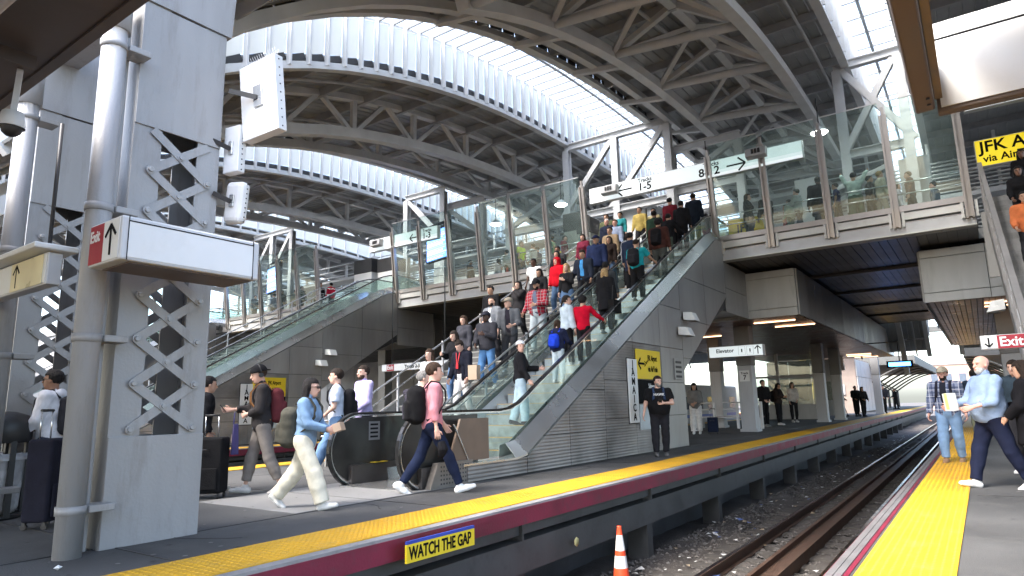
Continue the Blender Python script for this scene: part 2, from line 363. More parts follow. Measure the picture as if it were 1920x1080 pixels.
fix(obj('channel', ribbon(2, 104, lambda y: -2.86-.005*(y-9), lambda y: -2.80-.005*(y-9), -1.31, -1.12), RAILM, t))
fix(obj('channel', ribbon(2, 104, lambda y: -2.80-.005*(y-9), lambda y: -2.56-.005*(y-9), -1.31, -1.20), RAILM, t))
fix(obj('channel', ribbon(2, 104, lambda y: -2.56-.005*(y-9), lambda y: -2.51-.005*(y-9), -1.31, -1.13), RAILM, t))
TIE = mat('old concrete tie', (.075, .068, .06), .9, 0, .3, 5)
tt = thing('track_ties', 'grimy cross ties half buried in the ballast', 'railway ties')
b0 = MB(); b0.box((-1.25, -.12, 0), (1.25, .12, .12)); me = mesh('tie', b0, TIE)
for k in range(70): link('tie', me, tt, (-2.72-.005*(k*.62), 3.5+k*.62, -1.415))
# ================================================================ THE OVERPASS
YF = 21.6
OV = thing('overpass', 'pale metal and glass overpass bridging the tracks above the platforms', 'overpass')
def lean(z): return YF - .5 * (z - 6.1) / 3.6            # the glass wall leans out towards the tracks in front
def facade(xs, last_open):
    X0, X1 = min(xs), max(xs)
    # bottom girder and fascia strips
    b = MB(); b.box((X0-.1, YF, 5.82), (X1+.12, YF+.35, 6.12)); obj('bottom_girder', b, STEELW, OV)
    b = MB(); b.box((X0-.1, YF-.05, 5.78), (X1+.12, YF+.36, 5.818)); obj('girder_flange', b, FASC, OV)
    for a, c in zip(xs[:-1], xs[1:]):
        b = MB(); b.box((a+.13, YF-.06, 6.2), (c-.13, YF+.2, 6.42)); bevel(obj('fascia_panel', b, FASC, OV), .01)
        b = MB(); b.box((a+.13, YF+.02, 6.125), (c-.13, YF+.2, 6.16)); obj('fascia_trim', b, MULL, OV)
        b = MB(); b.box((a+.09, YF-.1, 6.45), (c-.09, YF+.1, 6.62)); obj('sill_panel', b, MULL, OV)
        b = MB(); z0, z1 = 6.62, 9.72
        b.add([(a+.09, lean(z0), z0), (c-.09, lean(z0), z0), (c-.09, lean(z1), z1), (a+.09, lean(z1), z1),
               (a+.09, lean(z0)+.015, z0), (c-.09, lean(z0)+.015, z0), (c-.09, lean(z1)+.015, z1), (a+.09, lean(z1)+.015, z1)],
              [(0,1,2,3),(7,6,5,4),(0,4,5,1),(1,5,6,2),(2,6,7,3),(3,7,4,0)])
        obj('glass_pane', b, GLASSF, OV)
        b = MB(); b.beam((a+.09, lean(9.73), 9.735), (c-.09, lean(9.73), 9.735), .03, .03); obj('glass_cap', b, STEELW, OV)
        for z in (7.05, 7.4):
            b = MB(); b.tube([(a+.05, YF+.22, z), (c-.05, YF+.22, z)], .022, 8); obj('guard_rail', b, ALU, OV)
    for x in xs:
        b = MB()
        for q in (-.07, .07):   # twin tapering blades
            b.add([(x+q-.03, lean(5.98)-.16, 5.98), (x+q+.03, lean(5.98)-.16, 5.98), (x+q+.03, YF+.05, 5.98), (x+q-.03, YF+.05, 5.98),
                   (x+q-.03, lean(9.4)-.04, 9.35), (x+q+.03, lean(9.4)-.04, 9.35), (x+q+.03, lean(9.4)+.1, 9.35), (x+q-.03, lean(9.4)+.1, 9.35)],
                  [(0,3,2,1),(4,5,6,7),(0,1,5,4),(1,2,6,5),(2,3,7,6),(3,0,4,7)])
        b.add([(x-.04, lean(5.98)-.1, 6.02), (x+.04, lean(5.98)-.1, 6.02), (x+.04, YF+.05, 6.02), (x-.04, YF+.05, 6.02),
               (x-.04, lean(9.4)-.0, 9.6), (x+.04, lean(9.4)-.0, 9.6), (x+.04, lean(9.4)+.08, 9.6), (x-.04, lean(9.4)+.08, 9.6)],
              [(0,3,2,1),(4,5,6,7),(0,1,5,4),(1,2,6,5),(2,3,7,6),(3,0,4,7)])
        obj('mullion', b, MULL, OV)
        b = MB(); b.box((x-.2, YF-.09, 6.0), (x-.13, YF+.1, 6.47)); obj('bracket', b, FASC, OV); b = MB(); b.box((x+.13, YF-.09, 6.0), (x+.2, YF+.1, 6.47)); obj('bracket', b, FASC, OV)
facade([-6.7, -4.95, -3.2, -1.45, .3], True)
facade([-21.8, -20.1, -18.4, -16.7, -15.0, -13.3, -11.6], True)
facade([-35.7, -34.0, -32.35, -30.7, -29.05, -27.4], True)
facade([-50.9, -49.2, -47.5, -45.8, -44.1, -42.4], True)
# floor slab, soffit planks
b = MB(); b.box((-60, YF+.36, 5.95), (.45, 48, 6.28)); obj('floor_slab', b, CONC, OV)
b = MB(); b.box((.45, YF+2.9, 5.95), (14, 48, 6.28)); obj('floor_slab', b, CONC, OV)
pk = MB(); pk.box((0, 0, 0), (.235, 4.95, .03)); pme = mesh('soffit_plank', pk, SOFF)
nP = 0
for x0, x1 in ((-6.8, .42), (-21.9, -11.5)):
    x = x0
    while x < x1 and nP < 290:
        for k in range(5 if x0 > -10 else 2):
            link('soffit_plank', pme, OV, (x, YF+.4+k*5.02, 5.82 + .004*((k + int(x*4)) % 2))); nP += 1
        x += .25
b = MB(); b.box((-60, YF+.36, 5.86), (.45, 48, 5.94)); obj('soffit_backing', b, DARK, OV)
for k in range(1, 5):
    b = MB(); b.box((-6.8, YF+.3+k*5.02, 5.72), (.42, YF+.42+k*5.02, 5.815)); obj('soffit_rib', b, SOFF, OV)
# low ceilings over the platforms (a deep box on each side of the track)
def low_box(name, x0, x1, y0, y1, zb, zt, joints, lampsx):
    t = thing(name, LOWLAB[name+str(x0)], 'ceiling box')
    b = MB(); b.box((x0, y0+.1, zb+.05), (x1, y1, zt)); obj('core', b, DARK, t)
    for a, c in zip([x0]+joints, joints+[x1]):
        for z0, z1 in ((zb, zb+.28), (zb+.295, zt-.26), (zt-.245, zt)):
            b = MB(); b.box((a+.008, y0, z0), (c-.008, y0+.09, z1)); bevel(obj('face_panel', b, PAN2, t), .006)
    y = y0+.1
    while y < y1:
        for xs, q in ((x0, -1), (x1, 1)):
            b = MB(); b.box((xs, y+.01, zb+.02), (xs+q*.05, min(y+1.48, y1), zt)); obj('side_panel', b, CLAD if y < y0+8 else PAN2, t)
        y += 1.5
    x = x0 + .1; n = 0
    while x < x1-.1:
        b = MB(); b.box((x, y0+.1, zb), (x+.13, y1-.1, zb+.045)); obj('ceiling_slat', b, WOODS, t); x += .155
    return t
LOWLAB = {'ceiling_box-13.2': 'grey panelled ceiling box hanging over the middle platform beside the elevator column',
          'ceiling_box-1.15': 'pale panelled ceiling box hanging over the near platform above the exit sign'}
low_box('ceiling_box', -13.2, -4.88, 24, 54, 4.05, 5.70, [-6.9], None)
low_box('ceiling_box', -1.15, 7, 24, 46, 4.05, 5.70, [.55, 2.3, 4.1], None)
def strip(x0, x1, y, z, lab):
    t = thing('strip_lamp', lab, 'ceiling lamp', ((x0+x1)/2, y, z), 0, 'warm strip lamps under the slat ceilings')
    b = MB(); b.box(((x0-x1)/2, -.035, -.02), ((x1-x0)/2, .035, .0)); obj('housing', b, DARK, t, (0, 0, .045))
    b = MB(); b.box(((x0-x1)/2+.02, -.028, -.012), ((x1-x0)/2-.02, .028, .02)); obj('diffuser', b, STRIP, t)
n = 0
ORD = ['first', 'second', 'third', 'fourth', 'fifth', 'sixth', 'seventh', 'eighth']
for k, (x, y) in enumerate(((-6.0, 25.3), (-5.7, 27.2), (-9.6, 26.2), (-9.9, 29.0), (-6.4, 48.5), (-6.6, 50.2), (-6.4, 52))): strip(x-.75, x+.75, y, 4.02, f'warm strip lamp under the middle platform ceiling, {ORD[k]} counted from its front edge')
for k, y in enumerate((25.3, 26.3)): strip(.35, 2.0, y, 4.02, f'warm strip lamp over the near platform, {ORD[k]} behind the floodlight')
# columns under the overpass
def column(x, y, lab, h=4.05, w_=.55, grp='grey columns standing on the middle platform'):
    t = thing('column', lab, 'column', (x, y, 0), 0, grp)
    b = MB(); b.box((-w_/2, -w_/2, 0), (w_/2, w_/2, h*.62)); bevel(obj('lower_shaft', b, STEEL, t), .02)
    b = MB(); b.box((-w_/2-.02, -w_/2-.02, h*.62+.004), (w_/2+.02, w_/2+.02, h)); bevel(obj('upper_casing', b, CONCL, t), .02)
    b = MB(); b.box((-w_/2-.05, -w_/2-.05, 0), (w_/2+.05, w_/2+.05, .1)); obj('plinth', b, STEEL, t)
    return t
column(-7.45, 26.3, 'square grey column carrying a small track number plate, under the elevator sign')
column(-9.9, 30.2, 'square grey column behind the bench rail and elevator sign', w_=.5)
column(-6.9, 37.5, 'square grey column beside the waiting woman in the white cardigan', w_=.5)
column(-6.75, 41.5, 'square grey column with chains of cable beyond the waiting trio', w_=.5)
column(-6.4, 56.0, 'slim grey column far along the middle platform', h=4.6, w_=.5)
for x in (.9, 3.6): column(x, 27.5, 'square grey column on the near platform behind the exit sign', grp='grey columns on the near platform')
for dx, wd in ((P, 'second'), (2*P, 'third')):
    for x, y in ((-12, 26), (-8.3, 26)): column(x+dx, y, f'square grey column on the {wd} platform under the overpass', h=5.78, grp=f'columns on the {wd} platform')
# ================================================================ CLAD WALLS, ESCALATORS, STAIRS
SL = .54
def deck_z(Y): return .32 if Y < 9.55 else min(.36 + SL*(Y-9.62), 6.5)
def clip(poly, a, b_, c):     # keep a*u+b*v<=c
    out = []
    for i in range(len(poly)):
        p, q = poly[i], poly[(i+1) % len(poly)]; dp = a*p[0]+b_*p[1]-c; dq = a*q[0]+b_*q[1]-c
        if dp <= 0: out.append(p)
        if (dp < 0) != (dq < 0) and dp != dq:
            t = dp/(dp-dq); out.append((p[0]+t*(q[0]-p[0]), p[1]+t*(q[1]-p[1])))
    return out
RIB = mat('ribbed zinc cladding', (.20, .19, .182), .45, .3, .2, 1.2, streak=True)
def ribbed():
    m = bpy.data.materials.new('ribbed cladding'); m.use_nodes = True
    t = m.node_tree; N = t.nodes; L = t.links; b = N['Principled BSDF']; b.inputs['Roughness'].default_value = .42; b.inputs['Metallic'].default_value = .35
    tc = N.new('ShaderNodeTexCoord'); wv = N.new('ShaderNodeTexWave'); wv.bands_direction = 'Z'; wv.inputs['Scale'].default_value = 5.2; L.new(tc.outputs['Object'], wv.inputs[0])
    nz = N.new('ShaderNodeTexNoise'); nz.inputs['Scale'].default_value = .9; nz.inputs['Detail'].default_value = 7; L.new(tc.outputs['Object'], nz.inputs[0])
    cr = N.new('ShaderNodeValToRGB'); cr.color_ramp.elements[0].position = .3; cr.color_ramp.elements[0].color = (.13, .122, .115, 1); cr.color_ramp.elements[1].position = .7; cr.color_ramp.elements[1].color = (.34, .325, .31, 1)
    L.new(nz.outputs[0], cr.inputs[0]); L.new(cr.outputs[0], b.inputs['Base Color'])
    bp = N.new('ShaderNodeBump'); bp.inputs['Strength'].default_value = .55; bp.inputs['Distance'].default_value = .01; L.new(wv.outputs['Fac'], bp.inputs['Height']); L.new(bp.outputs[0], b.inputs['Normal']); return m
RIB = ribbed()
def esc_wall(dx, label, ys=None):
    X = -6.55 + dx
    t = thing('clad_wall', label, 'wall')
    cols = ys or [8.0, 9.62, 11.1, 12.6, 14.1, 15.75, 17.3, 19.4, 21.55, 24.0]
    rows = [.02, .62, 1.45, 2.35, 3.45, 4.65, 6.5]
    core = []
    for a, c in zip(cols[:-1], cols[1:]):
        off = 0 if int(a*7) % 2 else .22
        rr = [rows[0]] + [r+off for r in rows[1:-1]] + [rows[-1]]
        for z0, z1 in zip(rr[:-1], rr[1:]):
            p = [(a+.008, z0+.008), (c-.008, z0+.008), (c-.008, z1-.008), (a+.008, z1-.008)]
            if c <= 9.7: p = clip(p, 0, 1, .29)
            elif a < 20.9: p = clip(p, -SL, 1, .29 - SL*9.62)
            p = clip(p, 0, 1, 5.74 if a > 21 else 6.4)
            if a >= 17.2 and p:
                if a < 20: p = clip(p, .60, -1, .60*17.3 - 2.0)
                if a >= 19.3 : p = clip(p, 0, -1, -4.06) if a >= 21.5 else clip(p, .40, -1, .40*19.4-3.28)
            if len(p) >= 3:
                ar = abs(sum(p[i][0]*p[(i+1)%len(p)][1]-p[(i+1)%len(p)][0]*p[i][1] for i in range(len(p))))/2
                if ar > .01:
                    b = MB(); b.prism(p, 'x', X-.05, X); obj('panel', b, RIB if (z1 < 2.9 and a < 15.7) else CLAD, t)
    # dark core behind the joints, two convex pieces
    for poly in ([(8.01, 0), (17.28, 0), (17.28, .26+SL*(17.28-9.62)), (9.62, .26), (8.01, .26)],
                 [(17.28, 2.1), (19.4, 3.37), (19.4, .26+SL*(19.4-9.62)), (17.28, .26+SL*(17.28-9.62))],
                 [(19.4, 3.37), (21.5, 4.2), (21.5, 5.9), (19.4, .26+SL*(19.4-9.62))], [(21.5, 4.2), (24, 4.2), (24, 5.7), (21.5, 5.7)]):
        b = MB(); b.prism(poly, 'x', X-.28, X-.055); obj('core', b, DARK, t)
    # inner underside so that the wall has depth
    b = MB(); b.prism([(17.25, 0.02), (17.3, 0.02), (17.3, 2.1), (17.25, 2.1)], 'x', X-1.9, X-.01); obj('end_panel', b, CLAD, t)
    b = MB(); b.prism([(17.3, 2.06), (19.4, 3.33), (21.5, 4.17), (24, 4.17), (24, 4.24), (21.5, 4.24), (19.4, 3.4), (17.3, 2.13)], 'x', X-4.9, X-.29); obj('underside', b, CLAD, t)
    return t
def sweep_yz(path, prof, x):
    """path in (Y,Z); prof: list of (dx, dn) where dn is along the path normal (up)"""
    mb = MB(); N = len(path); n = len(prof); vs = []
    for i, (y, z) in enumerate(path):
        a = path[max(i-1, 0)]; b = path[min(i+1, N-1)]; d = Vector((b[0]-a[0], b[1]-a[1])).normalized(); nr = Vector((-d.y, d.x))
        for px, pn in prof: vs.append((x+px, y+nr.x*pn, z+nr.y*pn))
    fs = [(i*n+j, i*n+(j+1)%n, (i+1)*n+(j+1)%n, (i+1)*n+j) for i in range(N-1) for j in range(n)]
    fs += [tuple(range(n))[::-1], tuple(range((N-1)*n, N*n))]
    mb.add(vs, fs, 0, False); return mb
def hand_path():
    p = []; cy_, cz, r = 7.32, .53, .56
    for k in range(0, 19):
        a = -math.pi*.47 - k*math.pi*1.03/18*1.0
        p.append((cy_+r*math.cos(a)*1.0, cz+r*math.sin(a)))
    p += [(8.2, 1.09), (9.15, 1.09), (9.45, 1.12), (9.75, 1.22), (10.05, 1.38), (10.35, 1.56)]
    z0 = 1.56; p += [(y, z0+SL*(y-10.35)) for y in np.arange(10.9, 20.6, .6)]
    p += [(20.8, z0+SL*10.4), (21.3, 7.33), (21.8, 7.4), (23.4, 7.4)]
    return p
def newel_fill():
    cy_, cz, r = 7.32, .53, .50
    return [(cy_+r*math.cos(a), cz+r*math.sin(a)) for a in np.linspace(math.pi/2, math.pi*1.47, 14)]
def escalator(dx, label, xr=-6.8, xl=-8.28, steps=True):
    t = thing('escalator', label, 'escalator', (0, 0, 0), 0, 'escalators rising from the platforms to the overpass')
    hp = hand_path()
    HR = [(-.042,-.012), (.042,-.012), (.046,.008), (.03,.024), (-.03,.024), (-.046,.008)]
    for x, q in ((xr+dx, 1), (xl+dx, -1)):
        fix(obj('handrail', sweep_yz(hp, HR, x), RUBBER, t))
        fix(obj('handrail_track', sweep_yz([(a, b) for a, b in hp], [(-.03,-.036), (.03,-.036), (.03,-.014), (-.03,-.014)], x), ALU, t))
        nf = newel_fill() + [(7.4, .05), (8.55, .05), (8.55, 1.04)]
        b = MB(); b.prism(nf, 'x', x-.012, x+.012); fix(obj('newel_panel', b, mat('smoked newel panel', (.05,.048,.044), .18, .3, .3, 2), t))
        # glass panes along the balustrade
        ys = [8.57, 9.5] + list(np.arange(10.4, 20.7, 1.28)) + [21.6, 23.3]
        def ztop(y): return float(np.interp(y, [a for a, b_ in hp[19:]], [b_ for a, b_ in hp[19:]])) - .035
        for a, c in zip(ys[:-1], ys[1:]):
            a1, c1 = a+.006, c-.006
            mids = [a1, (a1+c1)/2, c1]
            poly = [(y, deck_z(y)+.012) for y in mids] + [(y, ztop(y)) for y in mids[::-1]]
            b = MB(); b.prism(poly, 'x', x-.006, x+.006); fix(obj('glass_pane', b, GLASS, t))
        # bright decking and skirt
        dk = [(7.9, .30), (9.3, .30), (9.62, .35)] + [(y, .35+SL*(y-9.62)) for y in (12, 15, 18, 20.8)] + [(21.3, 6.52), (23.3, 6.52)]
        o0, o1 = (-.05, .26) if q > 0 else (-.22, .05)
        fix(obj('deck_strip', sweep_yz(dk[:3], [(o0,-.03), (o1,-.03), (o1,0), (o0,0)], x), ALU, t))
        fix(obj('skirt_panel', sweep_yz(dk, [((-.16 if q > 0 else .14), -.42), ((-.14 if q > 0 else .16), -.42), ((-.055 if q > 0 else .075), -.03), ((-.075 if q > 0 else .055), -.03)], x), ALU, t))
        by = [(9.3, .30), (9.62, .36)] + [(y, .36+SL*(y-9.62)) for y in (10.6, 12, 14, 16, 18, 20.6)] + [(21.2, 6.5), (23.3, 6.52)]
        if q > 0:
            fix(obj('bright_band', sweep_yz(by, [(.255,-.015), (.245,-.015), (.05,.235), (.06,.24)], x), ALU, t))
            fix(obj('bright_band', sweep_yz(by, [(-.09,.20), (-.15,-.1), (-.14,-.1), (-.08,.2)], x), ALU, t))
        else:
            fix(obj('bright_band', sweep_yz(by, [(.03,.22), (.16,-.08), (.17,-.08), (.04,.22)], x), ALU, t))
        bs = MB(); bs.box((x-.09, 7.15, .0), (x+.09, 8.5, .30)); bevel(obj('newel_base', bs, mat('newel base', (.10,.09,.085), .4, .5, .2), t), .01)
    # comb plate and steps
    b = MB(); b.box((xl+dx+.12, 6.9, .006), (xr+dx-.12, 8.9, .016)); obj('comb_plate', b, ALU, t)
    STP = mat('escalator step tread', (.13, .135, .14), .4, .6, .25, 8); RIS = mat('escalator riser', (.30, .33, .34), .35, .6, .25, 6, 0, 30, .4, (.2,.14,.05))
    if steps:
        rise, run = .2, .2/SL
        sb = MB(); w0, w1 = xl+.15, xr-.15
        sb.box((w0, .0, -.06), (w1, run+.02, 0)); sb.box((w0, -.004, -rise), (w1, .02, -.004), 1); sb.box((w0, -.006, -.003), (w1, .05, .004), 2)
        me = mesh('step', sb, [STP, RIS, YEL])
        k = 0; y = 9.05; z = .2
        while z < 6.5:
            link('step', me, t, (dx, y, z)); y += run; z += rise; k += 1
    b = MB(); b.prism([(9.0, -.02), (9.4, 0), (21.0, 6.15), (21.0, 5.5), (9.6, -.02)], 'x', xl+dx+.1, xr+dx-.1); fix(obj('truss_core', b, DARK, t))
    return t
E1 = escalator(0, 'glass sided escalator crowded with riders, rising beside the ribbed wall')
E2 = escalator(P, 'empty looking glass sided escalator behind the walking passengers', steps=False)
E3 = escalator(2*P, 'far glass sided escalator half hidden by the lattice column', steps=False)
esc_wall(0, 'grey zinc clad wall under the escalator bearing the vertical name board')
esc_wall(P, 'grey zinc clad wall under the escalator of the second platform')
esc_wall(2*P, 'grey zinc clad wall on the third platform behind the lattice column')
def stairs(dx, label, x0=-11.35, x1=-8.6, rails=True, detail=True):
    t = thing('staircase', label, 'staircase', (0, 0, 0), 0, 'staircases beside the escalators')
    n = 36; rise = 6.3/n; run = rise/.545
    STEP = mat('grey stair tread', (.11, .11, .108), .7, 0, .2, 3); NOS = mat('pale stair nosing', (.30, .30, .28), .6)
    b = MB(); b.box((x0, 0, -.05), (x1, run+.03, 0)); b.box((x0, 0, -rise), (x1, .03, -.05)); b.box((x0, -.004, -.03), (x1, .045, .003), 1)
    me = mesh('stair_tread', b, [STEP, NOS])
    for k in range(n): link('stair_tread', me, t, (dx, 9.3+k*run, rise*(k+1)))
    for x in (x0-.04, x1+.0):
        b = MB(); b.prism([(9.2, 0), (9.8, 0), (21.2, 5.9), (21.2, 6.55), (9.2, .32)], 'x', x+dx, x+dx+.04); fix(obj('stringer', b, CLAD, t))
    xs = [x0+.07, x1-.05]
    for x in xs:
        for h, r in ((.92, .024), (.62, .016), (.34, .016)):
            b = MB(); b.tube([(x+dx, 9.0, h), (x+dx, 9.4, h+.05), (x+dx, 20.9, h+.05+.545*11.5), (x+dx, 21.8, h+6.35)], r, 8); obj('handrail' if h > .9 else 'guard_rail', b, ALU, t)
        for y in np.arange(9.6, 21, 1.6):
            zf = (y-9.3)*.545; b = MB(); b.box((x+dx-.02, y-.02, zf+.05), (x+dx+.02, y+.02, zf+.96)); obj('rail_post', b, STEELW, t)
    return t
stairs(0, 'wide staircase crowded with people coming down, left of the escalator with riders')
stairs(P, 'empty staircase beside the escalator of the second platform')
stairs(2*P, 'far staircase of the third platform')
# ================================================================ THE VAULTED ROOF
def ZP(Y): return 17.33*max(0, 1-abs((Y-27)/26)**2.6)**(1/2.6)-4.75
ROOF = thing('vaulted_roof', 'great curved steel station roof with glazed bands of skylight', 'roof')
def arc(dz, y0=4.6, y1=51.4, n=40): return [(y, ZP(y)+dz) for y in np.linspace(y0, y1, n)]
def strip_yz(path, x0, x1, th, m, name, parent):
    return fix(obj(name, sweep_yz(path, [(x0, 0), (x1, 0), (x1, th), (x0, th)], 0), m, parent))
SKY = [(-2.6, -.8), (-14.1, -10.1), (-26.1, -22.1), (-38.1, -34.1), (-50.1, -46.1)]
DECKS = [(-.8, 16), (-10.1, -2.6), (-22.1, -14.1), (-34.1, -26.1), (-46.1, -38.1), (-58, -50.1)]
PURL = mat('purlin paint', (.30, .305, .31), .6, 0, .12)
for i, (x0, x1) in enumerate(DECKS):
    strip_yz(arc(.55), x0, x1, .06, DECK, 'roof_deck', ROOF)
    y = 5.3
    while y < 51:   # purlins
        b = MB(); s_ = math.atan2(ZP(y+.1)-ZP(y-.1), .2); b.beam((x0+.05, y, ZP(y)+.40), (x1-.05, y, ZP(y)+.40), .14, .28, (0, -math.sin(s_), math.cos(s_))); obj('purlin', b, PURL, ROOF); y += 1.9
    for x in (x0, x1):
        strip_yz(arc(.14), x-.13, x+.13, .10, ROOFST, 'edge_beam', ROOF); strip_yz(arc(.24), x-.03, x+.03, .14, ROOFST, 'edge_web', ROOF)
    # small secondary ribs in the deck
    b = MB(); 
    for x in np.arange(x0+.35, x1-.2, .34):
        pth = arc(.515, n=26)
        vs = []
        for y, z in pth: vs += [(x-.03, y, z+.036), (x, y, z), (x+.03, y, z+.036)]
        b.add(vs, [f for k in range(len(pth)-1) for f in ((k*3, k*3+3, k*3+4, k*3+1), (k*3+1, k*3+4, k*3+5, k*3+2))])
    tag(obj('deck_ribs', b, DECK, ROOF), kind='stuff')
def skylight(x0, x1, detail):
    s = .62 if detail else 1.24
    ys = list(np.arange(4.8, 51, s))
    strip_yz(arc(2.0), x0-.06, x0+.04, .07, STEELW, 'ridge_rail', ROOF); strip_yz(arc(2.0), x1-.04, x1+.06, .07, STEELW, 'ridge_rail', ROOF)
    strip_yz(arc(1.93), x1-1.15, x1-1.05, .06, PURL, 'ridge_rail', ROOF)
    fm = {}
    for a in ys:
        z = ZP(a); sl = math.atan2(ZP(a+.1)-ZP(a-.1), .2); up = (0, -math.sin(sl), math.cos(sl))
        for x, q in ((x0, 1), (x1, -1)):
            b = MB(); b.box((x+q*.02, a-.028, z+.24), (x+q*.20, a+.028, z+2.0)); obj('fin', b, STEELW, ROOF)
        b = MB(); b.beam((x0+.2, a, z+1.97), (x1-.2, a, z+1.97), .065, .10, up); obj('glazing_bar', b, PURL, ROOF)
    # panes
    for a, c in zip(ys[:-1], ys[1:]):
        za, zc = ZP(a), ZP(c)
        for x in (x0, x1):
            b = MB(); b.add([(x, a+.03, za+.62), (x, c-.03, zc+.62), (x, c-.03, zc+1.95), (x, a+.03, za+1.95)], [(0,1,2,3)]); obj('side_pane', b, SIDEG, ROOF)
            if detail:
                b = MB(); b.beam((x, a+.06, za+.50), (x, c-.06, zc+.50), .05, .19); obj('vent_louvre', b, DARK, ROOF)
        b = MB(); b.add([(x0, a, za+2.03), (x1, a, za+2.03), (x1, c, zc+2.03), (x0, c, zc+2.03)], [(0,1,2,3)]); obj('roof_pane', b, SKYG, ROOF)
skylight(-14.1, -10.1, True)
skylight(-26.1, -22.1, True)
skylight(-2.6, -.8, False); skylight(-38.1, -34.1, False); skylight(-50.1, -46.1, False)
b = MB(); b.box((-.8, 4.62, 4.35), (16, 4.72, 6.5)); obj('sun_baffle', b, FASC, ROOF)  # unseen baffle added to stop sun slipping between canopy and vault
# arched trusses
def truss(bots, top, top_dz, ys, parent=ROOF, ties=True, cs=.30, y0=4.6):
    ys = [y for y in ys if y >= y0]
    t = link('roof_truss', None, parent)
    for x, dz in bots: fix(obj('bottom_chord', sweep_yz(arc(dz, y0, n=34), [(-cs/2,-cs/2), (cs/2,-cs/2), (cs/2,cs/2), (-cs/2,cs/2)], x), ROOFST, t))
    fix(obj('top_chord', sweep_yz(arc(top_dz, y0, n=34), [(-.13,-.13), (.13,-.13), (.13,.13), (-.13,.13)], top), ROOFST, t))
    for k in range(len(ys)-1):
        a, c = ys[k], ys[k+1]; m_ = (a+c)/2
        for x, dz in bots:
            b = MB(); b.beam((x, a, ZP(a)+dz), (top, a, ZP(a)+top_dz), .17, .17, (0,1,0)); obj('web_post', b, ROOFST, t)
            b = MB(); b.beam((x, a, ZP(a)+dz), (top, m_, ZP(m_)+top_dz), .14, .14, (1,0,0)); obj('web_diagonal', b, ROOFST, t)
            b = MB(); b.beam((x, c, ZP(c)+dz), (top, m_, ZP(m_)+top_dz), .14, .14, (1,0,0)); obj('web_diagonal', b, ROOFST, t)
        if ties and len(bots) == 2:
            b = MB(); b.tube([(bots[0][0], a, ZP(a)+bots[0][1]), (bots[1][0], a, ZP(a)+bots[1][1])], .13, 10); obj('tie_tube', b, ROOFST, t)
YS = [6.6, 9.8, 13.2, 16.7, 20.3, 24.2, 28.4, 32.6, 37, 41, 45, 49]
truss([(-7.9, -.45), (-4.0, -.9)], -5.9, .42, YS, y0=9.6)
truss([(-16.8, -.9)], -16.8, .45, [6.0, 8.6, 11.4, 14.4, 17.4, 20.6, 24.2, 28.4, 32.6, 37, 41, 45, 49], cs=.34)
truss([(-20.0, -.45)], -20.0, .45, [8, 11.4, 15, 18.6, 22.4, 26.4, 30, 34, 38, 42, 46, 49], cs=.3)
truss([(-28.6, -.9)], -28.6, .45, YS, cs=.34); truss([(-31.9, -.6)], -31.9, .45, YS)
truss([(-40.6, -.9)], -40.6, .45, YS); truss([(-44, -.6)], -44, .45, YS); truss([(-53, -.8)], -53, .45, YS)
truss([(3.4, -.6), (6.8, -.6)], 5.1, .42, YS)
strip_yz(arc(-.02), -9.35, -9.1, .22, ROOFST, 'edge_chord', ROOF)
for y in YS[1:]:
    b = MB(); b.beam((-10.1, y+1.5, ZP(y+1.5)+.1), (-7.9, y+1.5, ZP(y+1.5)-.3), .16, .16); obj('outrigger', b, ROOFST, ROOF)
for x, dz, r_ in ((-12.0, 1.6, .05), (-15.2, .22, .05), (-18.9, .2, .06), (-6.6, .2, .06), (-3.3, .22, .045), (-27.4, .2, .06)):
    b = MB(); b.tube([(x, y, z) for y, z in arc(dz, n=30)], r_, 6); obj('roof_conduit', b, STEEL if dz < 1 else PURL, ROOF)
# spine frames under the crown, in pale I-section steel
SP = thing('spine_frame', 'row of pale braced steel frames standing along the crown of the roof', 'steel frame')
YS_ = 24.5
def frame(x0, x1, nb, zt, zb, style, yo=0):
    YS_ = 24.5+yo
    w_ = (x1-x0)/nb
    b = MB(); b.ibeam((x0-.1, YS_, zt), (x1+.1, YS_, zt), .26, .30); obj('top_chord', b, STEELW, SP)
    b = MB(); b.ibeam((x0-.1, YS_, zb), (x1+.1, YS_, zb), .26, .30); obj('bottom_chord', b, STEELW, SP)
    for k in range(nb+1):
        x = x0+k*w_; b = MB(); b.ibeam((x, YS_, zb-3.1), (x, YS_, zt-.15), .30, .28, .03, (0,1,0)); obj('post', b, STEELW, SP)
    for k in range(nb):
        a, c = x0+k*w_, x0+(k+1)*w_
        if style in ('/', 'x'): b = MB(); b.ibeam((a-.3*(style=='/'), YS_+.01, zb+.1), (c-.15, YS_+.01, zt-.2), .22, .2, .025, (0,1,0)); obj('brace', b, STEELW, SP)
        if style in ('\\', 'x'): b = MB(); b.ibeam((a+.15, YS_-.012, zt-.2), (c+.2, YS_-.012, zb+.1), .22, .2, .025, (0,1,0)); obj('brace', b, STEELW, SP)
frame(-14.1, -9.3, 2, 12.62, 9.3, '/'); frame(-24.1, -21.5, 1, 12.3, 9.3, '\\'); frame(-21.5, -19.2, 1, 11.4, 9.3, '\\', .32); frame(-2.9, -1.0, 1, 12.8, 9.5, 'x')
frame(-17.6, -14.1, 1, 11.2, 9.3, '/', .32); frame(-38, -34, 2, 12.4, 9.3, '/'); frame(-9.3, -6.6, 1, 11.4, 9.6, '/', .32)
